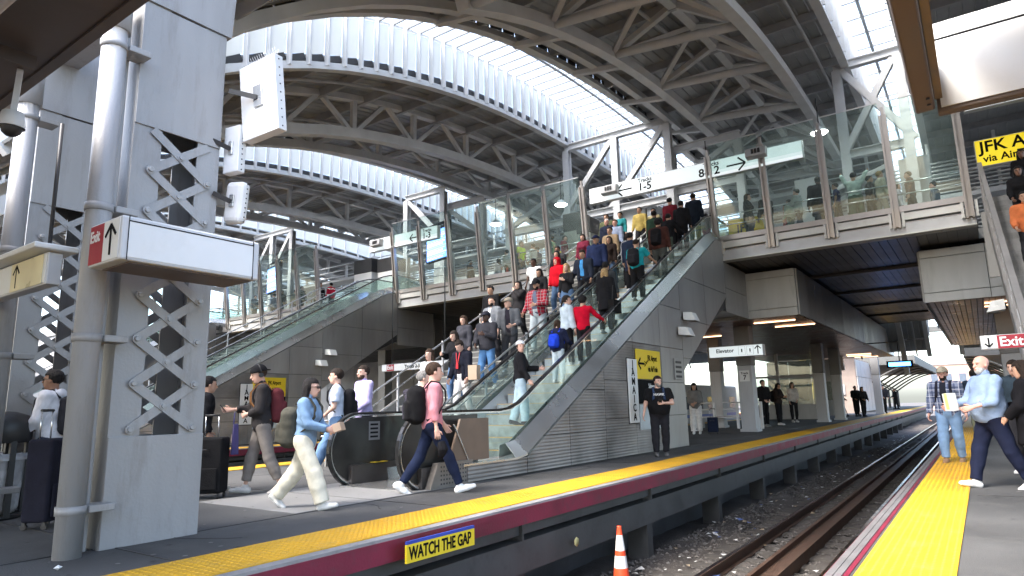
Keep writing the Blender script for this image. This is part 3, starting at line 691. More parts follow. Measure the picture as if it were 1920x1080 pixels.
# louvred screen and catwalk behind the frames
LV = thing('louvre_screen', 'bank of thin horizontal louvres and catwalk rails behind the overpass', 'louvres')
for k in range(22):
    z = 7.6+k*.17; b = MB(); b.box((-58, 33, z), (8, 33.12, z+.05)); obj('louvre', b, ROOFST, LV)
for x in np.arange(-56, 8, 2.4): b = MB(); b.box((x, 33.13, 6.3), (x+.12, 33.3, 12.2)); obj('louvre_post', b, ROOFST, LV)
for z in (9.6, 9.95, 10.3):
    for y in (27.2,):
        b = MB(); b.tube([(-40, y, z), (-2, y, z)], .025, 6); obj('catwalk_rail', b, STEELW, LV)
b = MB(); b.box((-40, 27.1, 9.25), (-2, 28.1, 9.36)); obj('catwalk_deck', b, ROOFST, LV)
# upper concourse back wall pieces
BW = thing('concourse_wall', 'grey inner wall of the overpass seen through the balustrade glass', 'wall')
for k, x in enumerate(np.arange(-58, 6, 3.05)):
    if k % 3 == 1: continue
    b = MB(); b.box((x, 30.5, 6.3), (x+3.0, 30.7, 8.6 if k % 2 else 7.6)); obj('panel', b, [STEELW, STEEL, STEEL][k % 3], BW)
b = MB(); b.box((-58, 30.0, 8.75), (6, 31.5, 8.95)); obj('soffit_band', b, STEELW, BW)
# lift shaft housing + dark cabinets at the stair head
t = thing('lift_housing', 'white lift housing standing at the head of the crowded stairs', 'lift housing', (-11.2, 25.3, 6.3))
b = MB(); b.box((-.85, -.6, 0), (.65, .6, 3.0)); bevel(obj('casing', b, WHITE, t), .02); b = MB(); b.box((.7, -.55, 0), (.95, .55, 3.0)); obj('door_frame', b, ALU, t)
def cabinet(x, y, w_, h, lab, col=CONC):
    t = thing('cabinet', lab, 'cabinet', (x, y, 6.28), 0, 'tall cabinets on the overpass')
    b = MB(); b.box((-w_/2, -.4, 0), (w_/2, .4, h*.72)); bevel(obj('body', b, col, t), .015)
    b = MB(); b.box((-w_/2-.02, -.42, h*.72+.004), (w_/2+.02, .42, h)); bevel(obj('hood', b, DARK, t), .015)
GRN = mat('grey green cabinet', (.22, .23, .21), .5)
cabinet(-13.0, 23.2, .8, 2.7, 'tall grey cabinet with a dark hood beside the white lift housing', GRN); cabinet(-12.3, 22.9, .6, 2.3, 'smaller grey cabinet with a dark hood at the head of the crowded stairs', GRN)
cabinet(-25.6, 23.2, 1.3, 2.6, 'left of two pale hooded cabinets behind the empty escalator', WHITE); cabinet(-24.1, 23.4, 1.2, 2.5, 'right of two pale hooded cabinets behind the empty escalator', WHITE)
for x, lab in ((-22.6, 'white square pier on the overpass under the tracks 1-3 sign'), (-1.0, 'pale square pier on the overpass near its right end'), (-4.4, 'pale square pier on the overpass behind the seated crowd')):
    t = thing('pier', lab, 'pier', (x, 25.8, 6.28)); b = MB(); b.box((-.45, -.35, 0), (.45, .35, 3.0)); bevel(obj('shaft', b, WHITE, t), .02); b = MB(); b.box((-.5, -.4, 0), (.5, .4, .15)); obj('base', b, STEEL, t)
# sloping light-box hoods seen through the glass
for x, y, lab in ((-2.6, 24.6, 'white slanted ceiling panel hanging above the overpass crowd'), (-13.6, 25.2, 'white slanted ceiling panel behind the people in hi-vis'), (-3.7, 27, 'slatted canopy panel above the overpass crowd')):
    t = thing('ceiling_panel', lab, 'ceiling panel', (x, y, 8.55)); t.rotation_euler = (.25, -.35, .2)
    b = MB(); b.box((-.9, -.5, 0), (.9, .5, .14)); bevel(obj('casing', b, WHITE, t), .02)
    for k in range(5): b = MB(); b.box((-.8, -.42+k*.18, -.02), (.8, -.34+k*.18, -.002)); obj('slat', b, STEEL, t)
def lampobj(x, y, z, lab):
    t = thing('floodlight', lab, 'lamp', (x, y, z), 0, 'bright lamps hung over the overpass')
    b = MB(); b.lathe([(.0, .2), (.1, .2), (.26, .02), (.27, 0)], n=16); obj('reflector', b, STEELW, t)
    b = MB(); b.lathe([(.25, .01), (.18, -.05), (0, -.07)], n=16); obj('lens', b, LAMP, t)
    b = MB(); b.tube([(0, 0, .2), (0, 0, 1.2)], .02, 6); obj('stem', b, DARK, t)
lampobj(-3.35, 22.4, 9.75, 'bright lamp glaring above the overpass crowd'); lampobj(-7.5, 23.6, 9.75, 'bright lamp above the number 8-12 sign')
lampobj(-13.6, 23.0, 9.5, 'bright lamp above the glass left of the stair head'); lampobj(-17.2, 23.2, 9.35, 'lamp above the glass beside the departure screen'); lampobj(-26.6, 24.5, 9.3, 'bright lamp above the two hooded cabinets')
# ================================================================ SIGNS
def sign_box(name, lab, x0, x1, y, z0, z1, d=.22, face=None, rz=0, frame_=STEELW, group=None):
    face = face or (LITW if name in ('overhead_sign', 'elevator_sign', 'exit_sign') and x0 > -30 and z0 > 2.5 else WHITE)
    t = thing(name, lab, 'sign', ((x0+x1)/2, y, z0), rz, group); w_, h = (x1-x0)/2, z1-z0
    b = MB(); b.box((-w_, -d/2, 0), (w_, d/2, h)); bevel(obj('casing', b, frame_, t), .012)
    b = MB(); b.box((-w_+.02, -d/2-.006, .02), (w_-.02, -d/2-.001, h-.02)); obj('face', b, face, t)
    return t, -d/2-.012
t, y = sign_box('overhead_sign', 'long white overhead sign with arrows to tracks 1-5 and 8-12', -11.3, -3.7, 21.35, 8.62, 9.22)
for body, x, z, s in (('Tracks', 1.55-3.8+.45, .47, .2), ('1-5', 1.55-3.8+.45, .22, .40), ('Tracks', .62, .47, .2), ('8-12', .45, .22, .40)): text(body, (x, y, z), s, t, SIGNK)
for x, d in ((-2.35, 'l'), (1.72, 'r')):
    o = obj('arrow', arrow(d, .62, .055), SIGNK, t, (x, y, .27))
t, y = sign_box('overhead_sign', 'white overhead sign with an arrow to tracks 1-3', -23.4, -19.0, 21.35, 8.62, 9.22)
text('Tracks', (1.3, y, .46), .2, t, SIGNK); text('1-3', (1.3, y, .22), .38, t, SIGNK); obj('arrow', arrow('l', .5, .055), SIGNK, t, (.75, y, .26))
for x, z, sy, lab in ((-10.35, 8.95, 21.05, 'grey loudspeaker box mounted left of the tracks 1-5 lettering'), (-5.05, 9.05, 21.0, 'grey loudspeaker box mounted right of the tracks 8-12 arrow'), (-22.7, 8.95, 21.05, 'grey loudspeaker box on the tracks 1-3 sign')):
    t = thing('loudspeaker', lab, 'loudspeaker', (x, sy, z)); b = MB(); b.prism([(-.16, -.14), (.1, -.19), (.16, .19), (-.12, .14)], 'x', -.32, .32); fix(bevel(obj('body', b, STEEL, t), .02))
    for k in range(3): b = MB(); b.box((-.12+k*.1, -.175, -.06), (-.05+k*.1, -.15, .08)); obj('grille', b, DARK, t)
t, y = sign_box('overhead_sign', 'white overhead sign across the right hand stair opening', .5, 6, 21.45, 8.95, 9.5); text('6 - 8', (-1.9, y, .12), .3, t, SIGNK)
t, y = sign_box('airport_sign', 'yellow JFK Airport via AirTrain sign behind the people on the right stairs', .62, 3.6, 21.9, 7.42, 8.2, face=LITY); text('JFK Airport', (-1.38, y, .54), .44, t, SIGNK); text('via AirTrain', (-1.33, y, .2), .29, t, SIGNK)
t, y = sign_box('airport_sign', 'small yellow airport sign half hidden behind the first overpass mullion', -6.75, -5.45, 23.2, 6.75, 7.55, face=SIGNY); text('JFK', (-.35, y, .42), .42, t, SIGNK)
t, y = sign_box('airport_sign', 'yellow airport sign glimpsed behind the person in hi-vis', -14.2, -13.3, 23.4, 6.9, 7.6, face=SIGNY); text('Airport', (-.5, y, .35), .34, t, SIGNK)
# departure screens
def screen(x, lab):
    t = thing('departure_screen', lab, 'screen', (x, 23.0, 8.1), -.25); SCB = mat('screen blue', (.02,.05,.2), .3, emit=(.12, .25, .75, .8))
    b = MB(); b.box((-.95, -.1, 0), (.95, .1, 1.85)); bevel(obj('casing', b, SIGNK, t), .02); b = MB(); b.box((-.88, -.108, .06), (.88, -.102, 1.5)); obj('display', b, SCB, t)
    cs = [(.5,.15,.3), (.2,.45,.7), (.3,.6,.4), (.6,.4,.3), (.25,.2,.7), (.2,.5,.8), (.5,.55,.75)]
    for k in range(13):
        b = MB(); b.box((-.85, -.114, .12+k*.105), (.5+.3*((k*7) % 3)/2, -.109, .18+k*.105)); obj('display_row', b, mat(f'screen row {k%7}', cs[k % 7], .4, emit=(*cs[k % 7], .8)), t)
    text('LIRR Departures', (-.6, -.112, 1.66), .17, t, WHITE)
screen(-20.5, 'colour striped departure screen under the tracks 1-3 sign'); screen(-33.5, 'far departure screen seen through the third glass facade')
# platform wall signs (facing +X)
RX = (math.pi/2, 0, math.pi/2)
def wall_plate(lab, x, y0, y1, z0, z1, m, name='wall_sign', group=None):
    t = thing(name, lab, 'sign', (x, y0, z0), 0, group); b = MB(); b.box((0, 0, 0), (.03, y1-y0, z1-z0)); bevel(obj('plate', b, m, t), .006); return t
def wall_signs(dx, wd):
    X = -6.54+dx
    t = wall_plate('tall narrow white name board reading JAMAICA downwards'+wd, X, 13.72, 14.2, .72, 2.17, WHITE, 'name_board')
    b = MB(); b.box((-.008, -.02, -.02), (-.001, .5, 1.47)); obj('border', b, SIGNK, t)
    for k, ch in enumerate('JAMAICA'): text(ch, (.034, .24, 1.33-k*.2), .235, t, SIGNK, RX, 'CENTER')
    t = wall_plate('yellow airport train sign with a left arrow on the clad wall'+wd, X, 14.2, 15.6, 1.72, 2.42, SIGNY)
    text('JFK Airport', (.034, .62, .50), .19, t, SIGNK, RX, sx=.62); text('via AirTrain', (.034, .62, .24), .19, t, SIGNK, RX, sx=.62)
    a = arrow('l', .36, .05); a.rot(Matrix.Rotation(math.pi/2, 3, 'Z')); obj('arrow', a, SIGNK, t, (.034, .25, .36))
    pb = MB(); pb.beam((.034, .42, .30), (.034, .58, .44), .003, .03, (1,0,0)); pb.beam((.034, .42, .42), (.034, .56, .36), .003, .022, (1,0,0)); obj('plane_symbol', pb, SIGNK, t)
    t = wall_plate('black subway sign with a right arrow under the yellow airport sign'+wd, X, 14.24, 15.6, 1.05+.1, 1.70, SIGNK)
    text('Subway', (.034, .55, .40), .17, t, WHITE, RX, sx=.7); text('E J Z', (.034, .55, .17), .2, t, WHITE, RX, sx=.8)
    a = arrow('r', .3, .045); a.rot(Matrix.Rotation(math.pi/2, 3, 'Z')); obj('arrow', a, WHITE, t, (.034, 1.2, .22))
    t = wall_plate('pale map board under the black subway sign'+wd, X, 14.26, 15.55, .55, 1.13, mat('map board', (.50,.56,.58), .35))
    b = MB()
    for k in range(5): b.beam((.033, .5+.1*k, .15+.03*k), (.033, .7+.07*k, .45-.04*k), .004, .01, (1,0,0))
    tag(obj('map_lines', b, STEEL, t), kind='stuff')
    t = wall_plate('grey louvred vent in the clad wall right of the signs'+wd, X, 16.55, 17.05, 1.75, 2.3, CLAD, 'wall_vent')
    t['category'] = 'vent'
    for k in range(4): b = MB(); b.box((.031, .05, .05+k*.125), (.036, .45, .11+k*.125)); obj('slot', b, DARK, t)
wall_signs(0, ''); wall_signs(P, ' of the second platform')
def flood(x, y, z, lab, rz=0):
    t = thing('floodlight', lab, 'lamp', (x, y, z), rz, 'white angular floodlights fixed to clad walls')
    b = MB(); b.add([(.02,-.22,-.1),(.02,.22,-.1),(.02,.22,.12),(.02,-.22,.12),(.36,-.17,-.14),(.36,.17,-.14),(.25,.17,.1),(.25,-.17,.1)], [(0,1,2,3),(7,6,5,4),(0,4,5,1),(1,5,6,2),(2,6,7,3),(3,7,4,0)]); fix(bevel(obj('head', b, WHITE, t), .012))
    b = MB(); b.box((.1, -.14, -.15), (.34, .14, -.145)); obj('lens', b, CONC, t); b = MB(); b.box((-.01, -.06, -.06), (.02, .06, .06)); obj('bracket', b, DARK, t)
flood(-6.53, 17.15, 3.05, 'lower of two white floodlights on the near clad wall'); flood(-6.53, 17.6, 3.5, 'upper of two white floodlights on the near clad wall')
flood(-6.53+P, 17.15, 3.05, 'lower of two white floodlights on the second platform wall'); flood(-6.53+P, 17.6, 3.5, 'upper of two white floodlights on the second platform wall')
flood(.62, 17.5, 3.05, 'large white floodlight bracketed above the exit sign', math.pi)
# elevator sign
t, y = sign_box('elevator_sign', 'white elevator sign with accessibility symbols and an upward arrow', -8.35, -6.35, 24.9, 2.78, 3.2, .3)
text('Elevator', (-.72, y, .24), .2, t, SIGNK)
for x in (.12, .42):
    b = MB()
    for p_, q_ in (((x,.06),(x+.24,.06)), ((x+.24,.06),(x+.24,.36)), ((x+.24,.36),(x,.36)), ((x,.36),(x,.06))): b.beam((p_[0], y, p_[1]), (q_[0], y, q_[1]), .003, .014, (0,1,0))
    b.tube([(x+.12, y, .16), (x+.12, y, .28)], .022, 6); b.beam((x+.07, y, .13), (x+.18, y, .13), .003, .02, (0,1,0)); tag(obj('symbol', b, SIGNK, t), kind='stuff')
obj('arrow', arrow('u', .3, .035), SIGNK, t, (.82, y, .22))
t = thing('track_plate', 'small white plate reading Track 7 on the square column', 'sign', (-7.45, 25.98, 1.9)); b = MB(); b.box((-.19, 0, 0), (.19, .03, .42)); obj('plate', b, WHITE, t); text('Track', (-.13, -.004, .31), .12, t, SIGNK); text('7', (-.05, -.004, .14), .24, t, SIGNK)
# exit sign on the right
t, y = sign_box('exit_sign', 'white and red exit sign with a downward arrow at the right', .05, .64, 11.5, 1.79, 1.99, .1)
b = MB(); b.box((-.10, y-.001, .008), (.285, y+.004, .192)); obj('red_panel', b, SIGNR, t); text('Exit', (-.08, y-.004, .095), .185, t, WHITE, sx=.95); obj('arrow', arrow('d', .13, .018), SIGNK, t, (-.20, y-.003, .1))
b = MB(); b.tube([(.35, 0, .2), (.35, 0, .55)], .015, 6); obj('hanger', b, DARK, t)
b = MB(); b.beam((.35,0,.55), (1.6, 2.5, .9), .04, .04); obj('arm', b, DARK, t)
# second-platform exit box seen behind the crowd
t, y = sign_box('exit_sign', 'small white overhead sign with a red exit end behind the man with the grey pack', -16.8, -13.6, 16, 2.42, 2.66, .2); b = MB(); b.box((-1.35, y-.001, .01), (-1.0, y+.004, .23)); obj('red_panel', b, SIGNR, t); text('Exit', (-1.33, y-.004, .12), .19, t, WHITE); text('Tracks 2-3', (-.5, y, .12), .16, t, SIGNK)
for x in (-1.2, 1.2): b = MB(); b.tube([(x, 0, .24), (x, 0, 3.3)], .02, 6); obj('hanger', b, DARK, t)
# blue train display, far
t = thing('train_display', 'small glowing blue train display hanging far along the platform', 'screen', (-3.4, 40, 2.72)); b = MB(); b.box((-.6, -.12, 0), (.6, .12, .34)); obj('casing', b, SIGNK, t)
b = MB(); b.box((-.5, -.13, .06), (.5, -.122, .26)); obj('display', b, mat('display blue', (.02,.08,.3), .3, emit=(.06, .3, 1, 2)), t); b = MB(); b.tube([(0, 0, .34), (0, 0, 1.35)], .03, 6); obj('hanger', b, DARK, t)
b = MB(); b.beam((0, 0, 1.34), (-1.6, 0, 1.34), .06, .06); obj('arm', b, DARK, t)
# watch the gap
t = thing('gap_sign', 'yellow WATCH THE GAP sign fixed to the maroon platform edge', 'sign', (-4.405, 4.5, -.222)); t.rotation_euler = (0, 0, -.012)
b = MB(); b.box((-.02, 0, 0), (0, .96, .16)); obj('plate', b, SIGNY, t); b = MB(); b.box((-.02, 0, .162), (0, .96, .19)); obj('blue_band', b, mat('sign blue', (.03,.06,.35), .5), t)
text('WATCH THE GAP', (.003, .03, .078), .155, t, SIGNK, RX, sx=.70)
t = thing('duct_label', 'small yellow hexagonal label on the grimy girder', 'label', (-4.60, 7.85, -.62)); b = MB(); b.lathe([(0, .01), (.06, .01), (.06, 0)], n=6); b.rot(Matrix.Rotation(math.pi/2, 3, 'Y')); obj('plate', b, mat('faded yellow', (.5,.45,.2), .6), t)
# traffic cone between the platforms
t = thing('traffic_cone', 'orange traffic cone with two white bands standing in the ballast', 'cone', (-3.9, 7.72, -1.33))
CO = mat('cone orange', (.75, .07, .02), .5, 0, .08, 6); CW = mat('cone white band', (.75,.75,.72), .4)
b = MB(); b.box((-.19, -.19, .0), (.19, .19, .035)); bevel(obj('base', b, CO, t), .01)
def cr(z): return .145*(1-(z-.03)/.95)+.026*(z-.03)/.95
for nm, z0, z1, m in (('body', .03, .50, CO), ('band', .50, .64, CW), ('body', .64, .70, CO), ('band', .70, .88, CW), ('tip', .88, .97, CO)):
    b = MB(); b.lathe([(cr(z0), z0), (cr(z1), z1)] + ([(.028, .985), (.0, .985)] if nm == 'tip' else []), n=20); obj(nm, b, m, t)
# ================================================================ FOREGROUND LATTICE COLUMNS
COLP = mat('weathered column paint', (.275, .275, .275), .40, 0, .10, 2.2, .14, 35, .7, (.17,.155,.14), streak=True, rust=.45)
BOLT = mat('bolt steel', (.30, .30, .30), .45, .3, .15, 9)
def lattice_column(x, y, label, h0=3.95, scale=1.0):
    t = thing('lattice_column', label, 'column', (x, y, 0), 0, 'riveted lattice columns on the middle platform')
    W, D = .88, .52           # along Y, along X ; face +X at local x=0
    for y0, y1 in ((0, .27), (W-.24, W)):
        for x0 in (0, -D):
            b = MB(); b.box((x0-.02 if x0 == 0 else x0, y0, 0), (x0 if x0 == 0 else x0+.02, y1, 5.3)); obj('channel_plate', b, COLP, t)
    for y0 in (0, W-.02): b = MB(); b.box((-D+.02, y0, 0), (-.02, y0+.02, 5.3)); obj('side_plate', b, COLP, t)
    for xx in (.0, -D-.02):
        b = MB(); b.box((xx+.001, .0, 0), (xx+.017, W, .96)); bevel(obj('base_plate', b, COLP, t), .004)
        b = MB(); b.box((xx+.001, .0, h0), (xx+.017, W, 5.25)); bevel(obj('top_plate', b, COLP, t), .004)
    b = MB(); b.prism([(0-.05, 5.27), (W+.05, 5.27), (W+.12, 6.6), (-.3, 6.6)], 'x', -D-.05, .03); fix(obj('gusset_head', b, COLP, t))
    pitch = .415; z = 1.02; k = 0
    while z < h0-.05:
        for xx, q in ((.0, 1), (-D, -1)):
            a, c = (.17, W-.13)
            for s_, off in ((1, .009), (-1, .021)):
                p_, q_ = ((a, z), (c, z+pitch)) if s_ == 1 else ((c, z-pitch*0+0.0), (a, z+pitch))
                zz0, zz1 = p_[1], q_[1]
                if zz1 > h0+.02: continue
                if (k % 2 == 0) == (s_ == 1) or True:
                    b = MB(); b.beam((xx+q*off, p_[0], zz0), (xx+q*off, q_[0], zz1), .010, .085, (1,0,0)) if False else b.beam((xx+q*off, p_[0], zz0), (xx+q*off, q_[0], zz1), .085, .010, (1,0,0)); obj('lattice_bar', b, COLP, t)
            for yy in (a, c):
                b = MB(); b.lathe([(.042, 0), (.042, .008), (.026, .008), (.026, .026), (.02, .03), (0, .03)], n=6 if False else 10, smooth=False); b.rot(Matrix.Rotation(q*math.pi/2, 3, 'Y')); obj('bolt', b, BOLT, t, (xx+q*.026, yy, z))
            b = MB(); b.lathe([(.036, 0), (.036, .006), (.022, .006), (.022, .02), (0, .022)], n=10, smooth=False); b.rot(Matrix.Rotation(q*math.pi/2, 3, 'Y')); obj('bolt', b, BOLT, t, (xx+q*.026, (a+c)/2, z+pitch/2))
        z += pitch; k += 1
    return t
lattice_column(-6.4, 2.77, 'near riveted lattice column with the white exit box and antenna panels')
lattice_column(-9.95, 3.10, 'farther riveted lattice column behind the tracks sign')
def downpipe(x, y, lab, h=6):
    t = thing('downpipe', lab, 'pipe', (x, y, 0), 0, 'pale drain pipes clamped to the lattice columns')
    PIP = mat('weathered pipe paint', (.29, .293, .30), .42, 0, .14, 2.4, .14, 40, .6, (.18,.165,.15), streak=True, rust=.5)
    b = MB(); b.tube([(0, 0, 0), (0, 0, h)], .106, 24); obj('pipe', b, PIP, t)
    b = MB(); b.tube([(.0, 0, 4.75), (.0, 0, 5.0), (.0, 0, 5.02), (0, 0, 5.12)], .13, 24); obj('coupling', b, PIP, t)
    for z in (.38, 1.62+.2, 3.0, 4.6):
        b = MB(); b.tube([(0, 0, z-.035), (0, 0, z+.035)], .118, 24); obj('clamp', b, COLP, t)
        b = MB(); b.box((-.12, .10, z-.03), (.10, .30, z+.03)); bevel(obj('clamp_arm', b, COLP, t), .008)
    return t
downpipe(-6.32, 2.5, 'pale drain pipe clamped to the near lattice column'); downpipe(-8.72, 2.6, 'pale drain pipe clamped to the farther lattice column')
# flat strip pipe between
t = thing('conduit', 'narrow pale conduit beside the near drain pipe', 'conduit', (-6.62, 2.66, 0)); b = MB(); b.box((-.05, -.04, 0), (.17, .04, 5.2)); bevel(obj('cover', b, COLP, t), .015)
# white exit light box on the column
t = thing('exit_light_box', 'white light box with a red Exit end wrapped on the near lattice column', 'sign', (-5.53, 2.365, 2.39)); t.scale = (.93, .93, .93)
b = MB(); b.box((-.62, 0, 0), (0, 1.35, .40)); bevel(obj('casing', b, STEELW, t), .02); b = MB(); b.box((.001, .06, .03), (.006, 1.27, .345)); obj('long_face', b, WHITE, t)
for y0, y1, z0, z1 in ((.06, 1.27, .35, .358), (.055, .06, .0, .4), (1.27, 1.278, 0, .4)): b = MB(); b.box((.002, y0, z0), (.009, y1, z1)); obj('frame_line', b, SIGNK, t)
b = MB(); b.box((-.60, -.005, .02), (-.33, -.001, .38)); obj('red_panel', b, SIGNR, t); b = MB(); b.box((-.325, -.006, .02), (-.03, -.001, .38)); obj('end_face', b, WHITE, t)
text('Exit', (-.585, -.008, .27), .15, t, WHITE, sx=.8); obj('arrow', arrow('u', .28, .03), SIGNK, t, (-.18, -.009, .2))
b = MB(); b.box((-.55, .1, -.012), (-.05, 1.3, -.002)); obj('underside', b, BRONZE, t)
# antennas
def antenna(lab, c, size, rot, spikes=False):
    t = thing('antenna_panel', lab, 'antenna', c, 0, 'white antenna boxes fixed beside the near lattice column'); t.rotation_euler = rot
    w_, d, h = size; AW = mat('antenna white', (.66, .66, .65), .4)
    b = MB(); b.box((-w_/2, -d/2, -h/2), (w_/2, d/2, h/2)); bevel(obj('radome', b, AW, t), .03 if not spikes else .01)
    b = MB(); b.box((-w_*.12, -d/2-.05, -h*.2), (w_*.12, -d/2-.002, h*.22)); bevel(obj('mounting_plate', b, ALU, t), .01)
    b = MB(); b.beam((0, -d/2-.03, 0), (-w_*.2, -d/2-.28, .04), .05, .05); obj('bracket_arm', b, DARK, t)
    for k in range(7): b = MB(); b.lathe([(.008, 0), (.006, .006), (0, .007)], n=6); b.rot(Matrix.Rotation(math.pi/2, 3, 'Y')); obj('rivet', b, DARK, t, (w_/2+.0, 0, -h/2+h*(k+.5)/7))
    if spikes:
        sb = MB()
        for k in range(14):
            x = -w_/2+.02+k*(w_-.04)/13
            for q in (-1, 1): sb.tube([(x, 0, h/2), (x+.01, q*.05, h/2+.10)], .0022, 4)
        tag(obj('bird_spikes', sb, STEELW, t), kind='stuff')
antenna('tilted white antenna panel crowned with bird spikes', (-5.98, 4.02, 4.52), (.42, .72), None) if False else None
def antenna3(lab, pts, th, spikes=False, rr=.01):
    """panel given by three corners: origin, along width, along height (world), plus thickness"""
    o_, u, v = (Vector(p_) for p_ in pts); U = u-o_; V = v-o_; V = V - U*(V.dot(U)/U.dot(U)); n_ = U.cross(V).normalized()
    M_ = Matrix((U.normalized(), V.normalized(), n_)).transposed(); w_, h = U.length, V.length
    t = thing('antenna_panel', lab, 'antenna', o_+U/2+V/2, 0, 'white antenna boxes fixed beside the near lattice column'); t.rotation_euler = M_.to_euler()
    AW = mat('antenna white', (.66, .66, .65), .4)
    b = MB(); b.box((-w_/2, -h/2, -th), (w_/2, h/2, 0)); bevel(obj('radome', b, AW, t), rr, 3)
    b = MB(); b.box((-w_*.10, -h*.12, .002), (w_*.14, h*.16, .02)); bevel(obj('mounting_plate', b, ALU, t), .004)
    b = MB(); b.beam((0, 0, .02), (-w_*.45, h*.12, .16), .05, .03); obj('bracket_arm', b, DARK, t)
    for k in range(9): b = MB(); b.lathe([(.009, 0), (.007, .006), (0, .007)], n=6); b.rot(Matrix.Rotation(math.pi/2, 3, 'Y')); obj('rivet', b, DARK, t, (w_/2, -h/2+h*(k+.5)/9, -th*.5))
    if spikes:
        sb = MB()
        for k in range(16):
            x = -w_/2+.02+k*(w_-.04)/15
            for q in (-1, 1): sb.tube([(x, h/2, -th/2), (x-.005, h/2+.085, -th/2+q*.03)], .002, 4)
        tag(obj('bird_spikes', sb, STEELW, t), kind='stuff')
antenna3('tilted white antenna panel crowned with bird spikes', ((-6.214, 3.80, 4.032), (-5.668, 3.86, 4.068), (-6.449, 3.72, 4.869)), .12, True)
antenna3('plain white antenna box between the spiked panel and the rounded radome', ((-6.44, 3.72, 3.70), (-6.22, 3.76, 3.70), (-6.44, 3.72, 4.23)), .10)
antenna3('rounded white radome lowest of the boxes on the near column', ((-6.46, 3.74, 3.16), (-6.22, 3.80, 3.13), (-6.40, 3.74, 3.62)), .14, False, .06)
# hanging tracks sign at the left edge
t, y = sign_box('overhead_sign', 'white and yellow overhead tracks sign under a clear hood whitened for glare at the left edge', -9.1, -6.75, 2.35, 2.33, 2.63, .12)
b = MB(); b.box((.35, y-.001, .012), (1.1, y+.004, .285)); obj('yellow_panel', b, mat('glare paled yellow', (.74,.66,.42), .3), t)  # yellow paled so that the glare sits in its colour
text('All Other', (-.62, y, .215), .11, t, STEEL); text('Tracks', (-.62, y, .09), .13, t, SIGNK); obj('arrow', arrow('u', .22, .03), SIGNK, t, (-.85, y, .15)); obj('arrow', arrow('u', .22, .02), SIGNK, t, (.48, y, .15))
b = MB(); b.box((-.6, -.20, .305), (1.25, .16, .36)); bevel(obj('hood', b, WHITE, t), .015)  # clear hood coloured white to stand for the glare on it
for x in (-1.0, 1.0): b = MB(); b.tube([(x, 0, .30), (x, 0, 1.6)], .018, 6); obj('hanger', b, DARK, t)
t = thing('dome_camera', 'small white dome camera under the dark canopy corner', 'camera', (-5.67, 1.6, 3.28)); b = MB(); b.lathe([(0, .12), (.07, .12), (.085, .02), (.085, 0)], n=18); obj('housing', b, STEELW, t)
b = MB(); b.lathe([(.07, 0), (.062, -.035), (.035, -.062), (0, -.07)], n=18); obj('dome', b, BLACK, t); b = MB(); b.beam((0, 0, .1), (-.3, .1, .7), .04, .04); obj('arm', b, STEELW, t)
# old canopy over the camera's side of the middle platform
CN = mat('canopy underside', (.075, .06, .055), .6, 0, .2, 1.2, 0, 30, .4, (.04,.035,.03))
t = thing('platform_canopy', 'dark old platform canopy jutting into the top left corner', 'canopy')
b = MB(); b.prism([(-9, 3.9), (1.88, 4.02), (1.88, 4.12), (-9, 4.2)], 'x', -30, -3.2); fix(obj('roof_slab', b, CN, t))
b = MB(); b.beam((-30, 1.93, 4.08), (-3.2, 1.90, 4.08), .08, .16); obj('gutter', b, CN, t)
for x in np.arange(-28, -3.4, 1.7): b = MB(); b.box((x, -9, 3.86), (x+.09, 1.75, 3.97)); obj('rib', b, CN, t)
b = MB(); b.tube([(-9.0, 1.2, 3.88), (-3.3, 1.35, 3.90)], .03, 8); obj('conduit', b, STEEL, t)
# canopy behind the columns, tiled edge
t = thing('tie_girder', 'grey box girder with a gutter tying the lattice column heads together', 'girder')
b = MB(); b.box((-30, 3.1, 6.0), (-6.95, 3.5, 6.3)); obj('girder', b, COLP, t)
b = MB(); b.box((-30, 2.42, 5.42), (-6.95, 2.66, 5.48)); obj('gutter', b, STEELW, t)
for k in range(30): b = MB(); b.box((-8.9+k*.07, 2.25, 5.12), (-8.86+k*.07, 2.29, 5.27)); obj('drip_slot', b, STEEL, t)
# right foreground: bronze canopy edge and blank light box
t = thing('canopy_edge', 'brown rusting end of the near platform canopy', 'canopy edge')
b = MB(); b.prism([(-.135, 2.95), (-.03, 2.955), (-.03, 3.2), (-.16, 3.2)], 'y', 1.2, 4.78); fix(bevel(obj('edge_beam', b, BRONZE, t), .012))
b = MB(); b.box((-.028, 1.2, 3.0), (.015, 4.72, 3.3)); obj('inner_flange', b, mat('bronze bright', (.14,.10,.06), .4, .2, .3, 5), t)
for y in (4.55, 4.65): b = MB(); b.lathe([(.012, 0), (.01, -.006), (0, -.007)], n=8); obj('bolt', b, DARK, t, (-.06, y, 2.95))
t = thing('platform_canopy', 'dark near platform canopy roof above the blank light box', 'canopy'); b = MB(); b.box((0, -9, 3.62), (7, 4.55, 3.7)); obj('roof_slab', b, CN, t)
for k in range(6): b = MB(); b.box((.0, -8+k*2.4, 3.45), (7, -7.9+k*2.4, 3.62)); obj('rib', b, STEEL, t)
t = thing('light_box', 'large blank white light box with a thin black line at the top right', 'sign', (-.02, 4.86, 2.93))
b = MB(); b.box((0, -.08, .0), (1.7, .0, .60)); bevel(obj('casing', b, BRONZE, t), .01)
b = MB(); b.box((.022, -.09, .03), (1.69, -.081, .48)); obj('face', b, WHITE, t); b = MB(); b.box((.022, -.09, .495), (1.69, -.081, .60)); obj('top_band', b, WHITE, t); b = MB(); b.box((.022, -.0885, .482), (1.69, -.0815, .493)); obj('black_line', b, SIGNK, t)
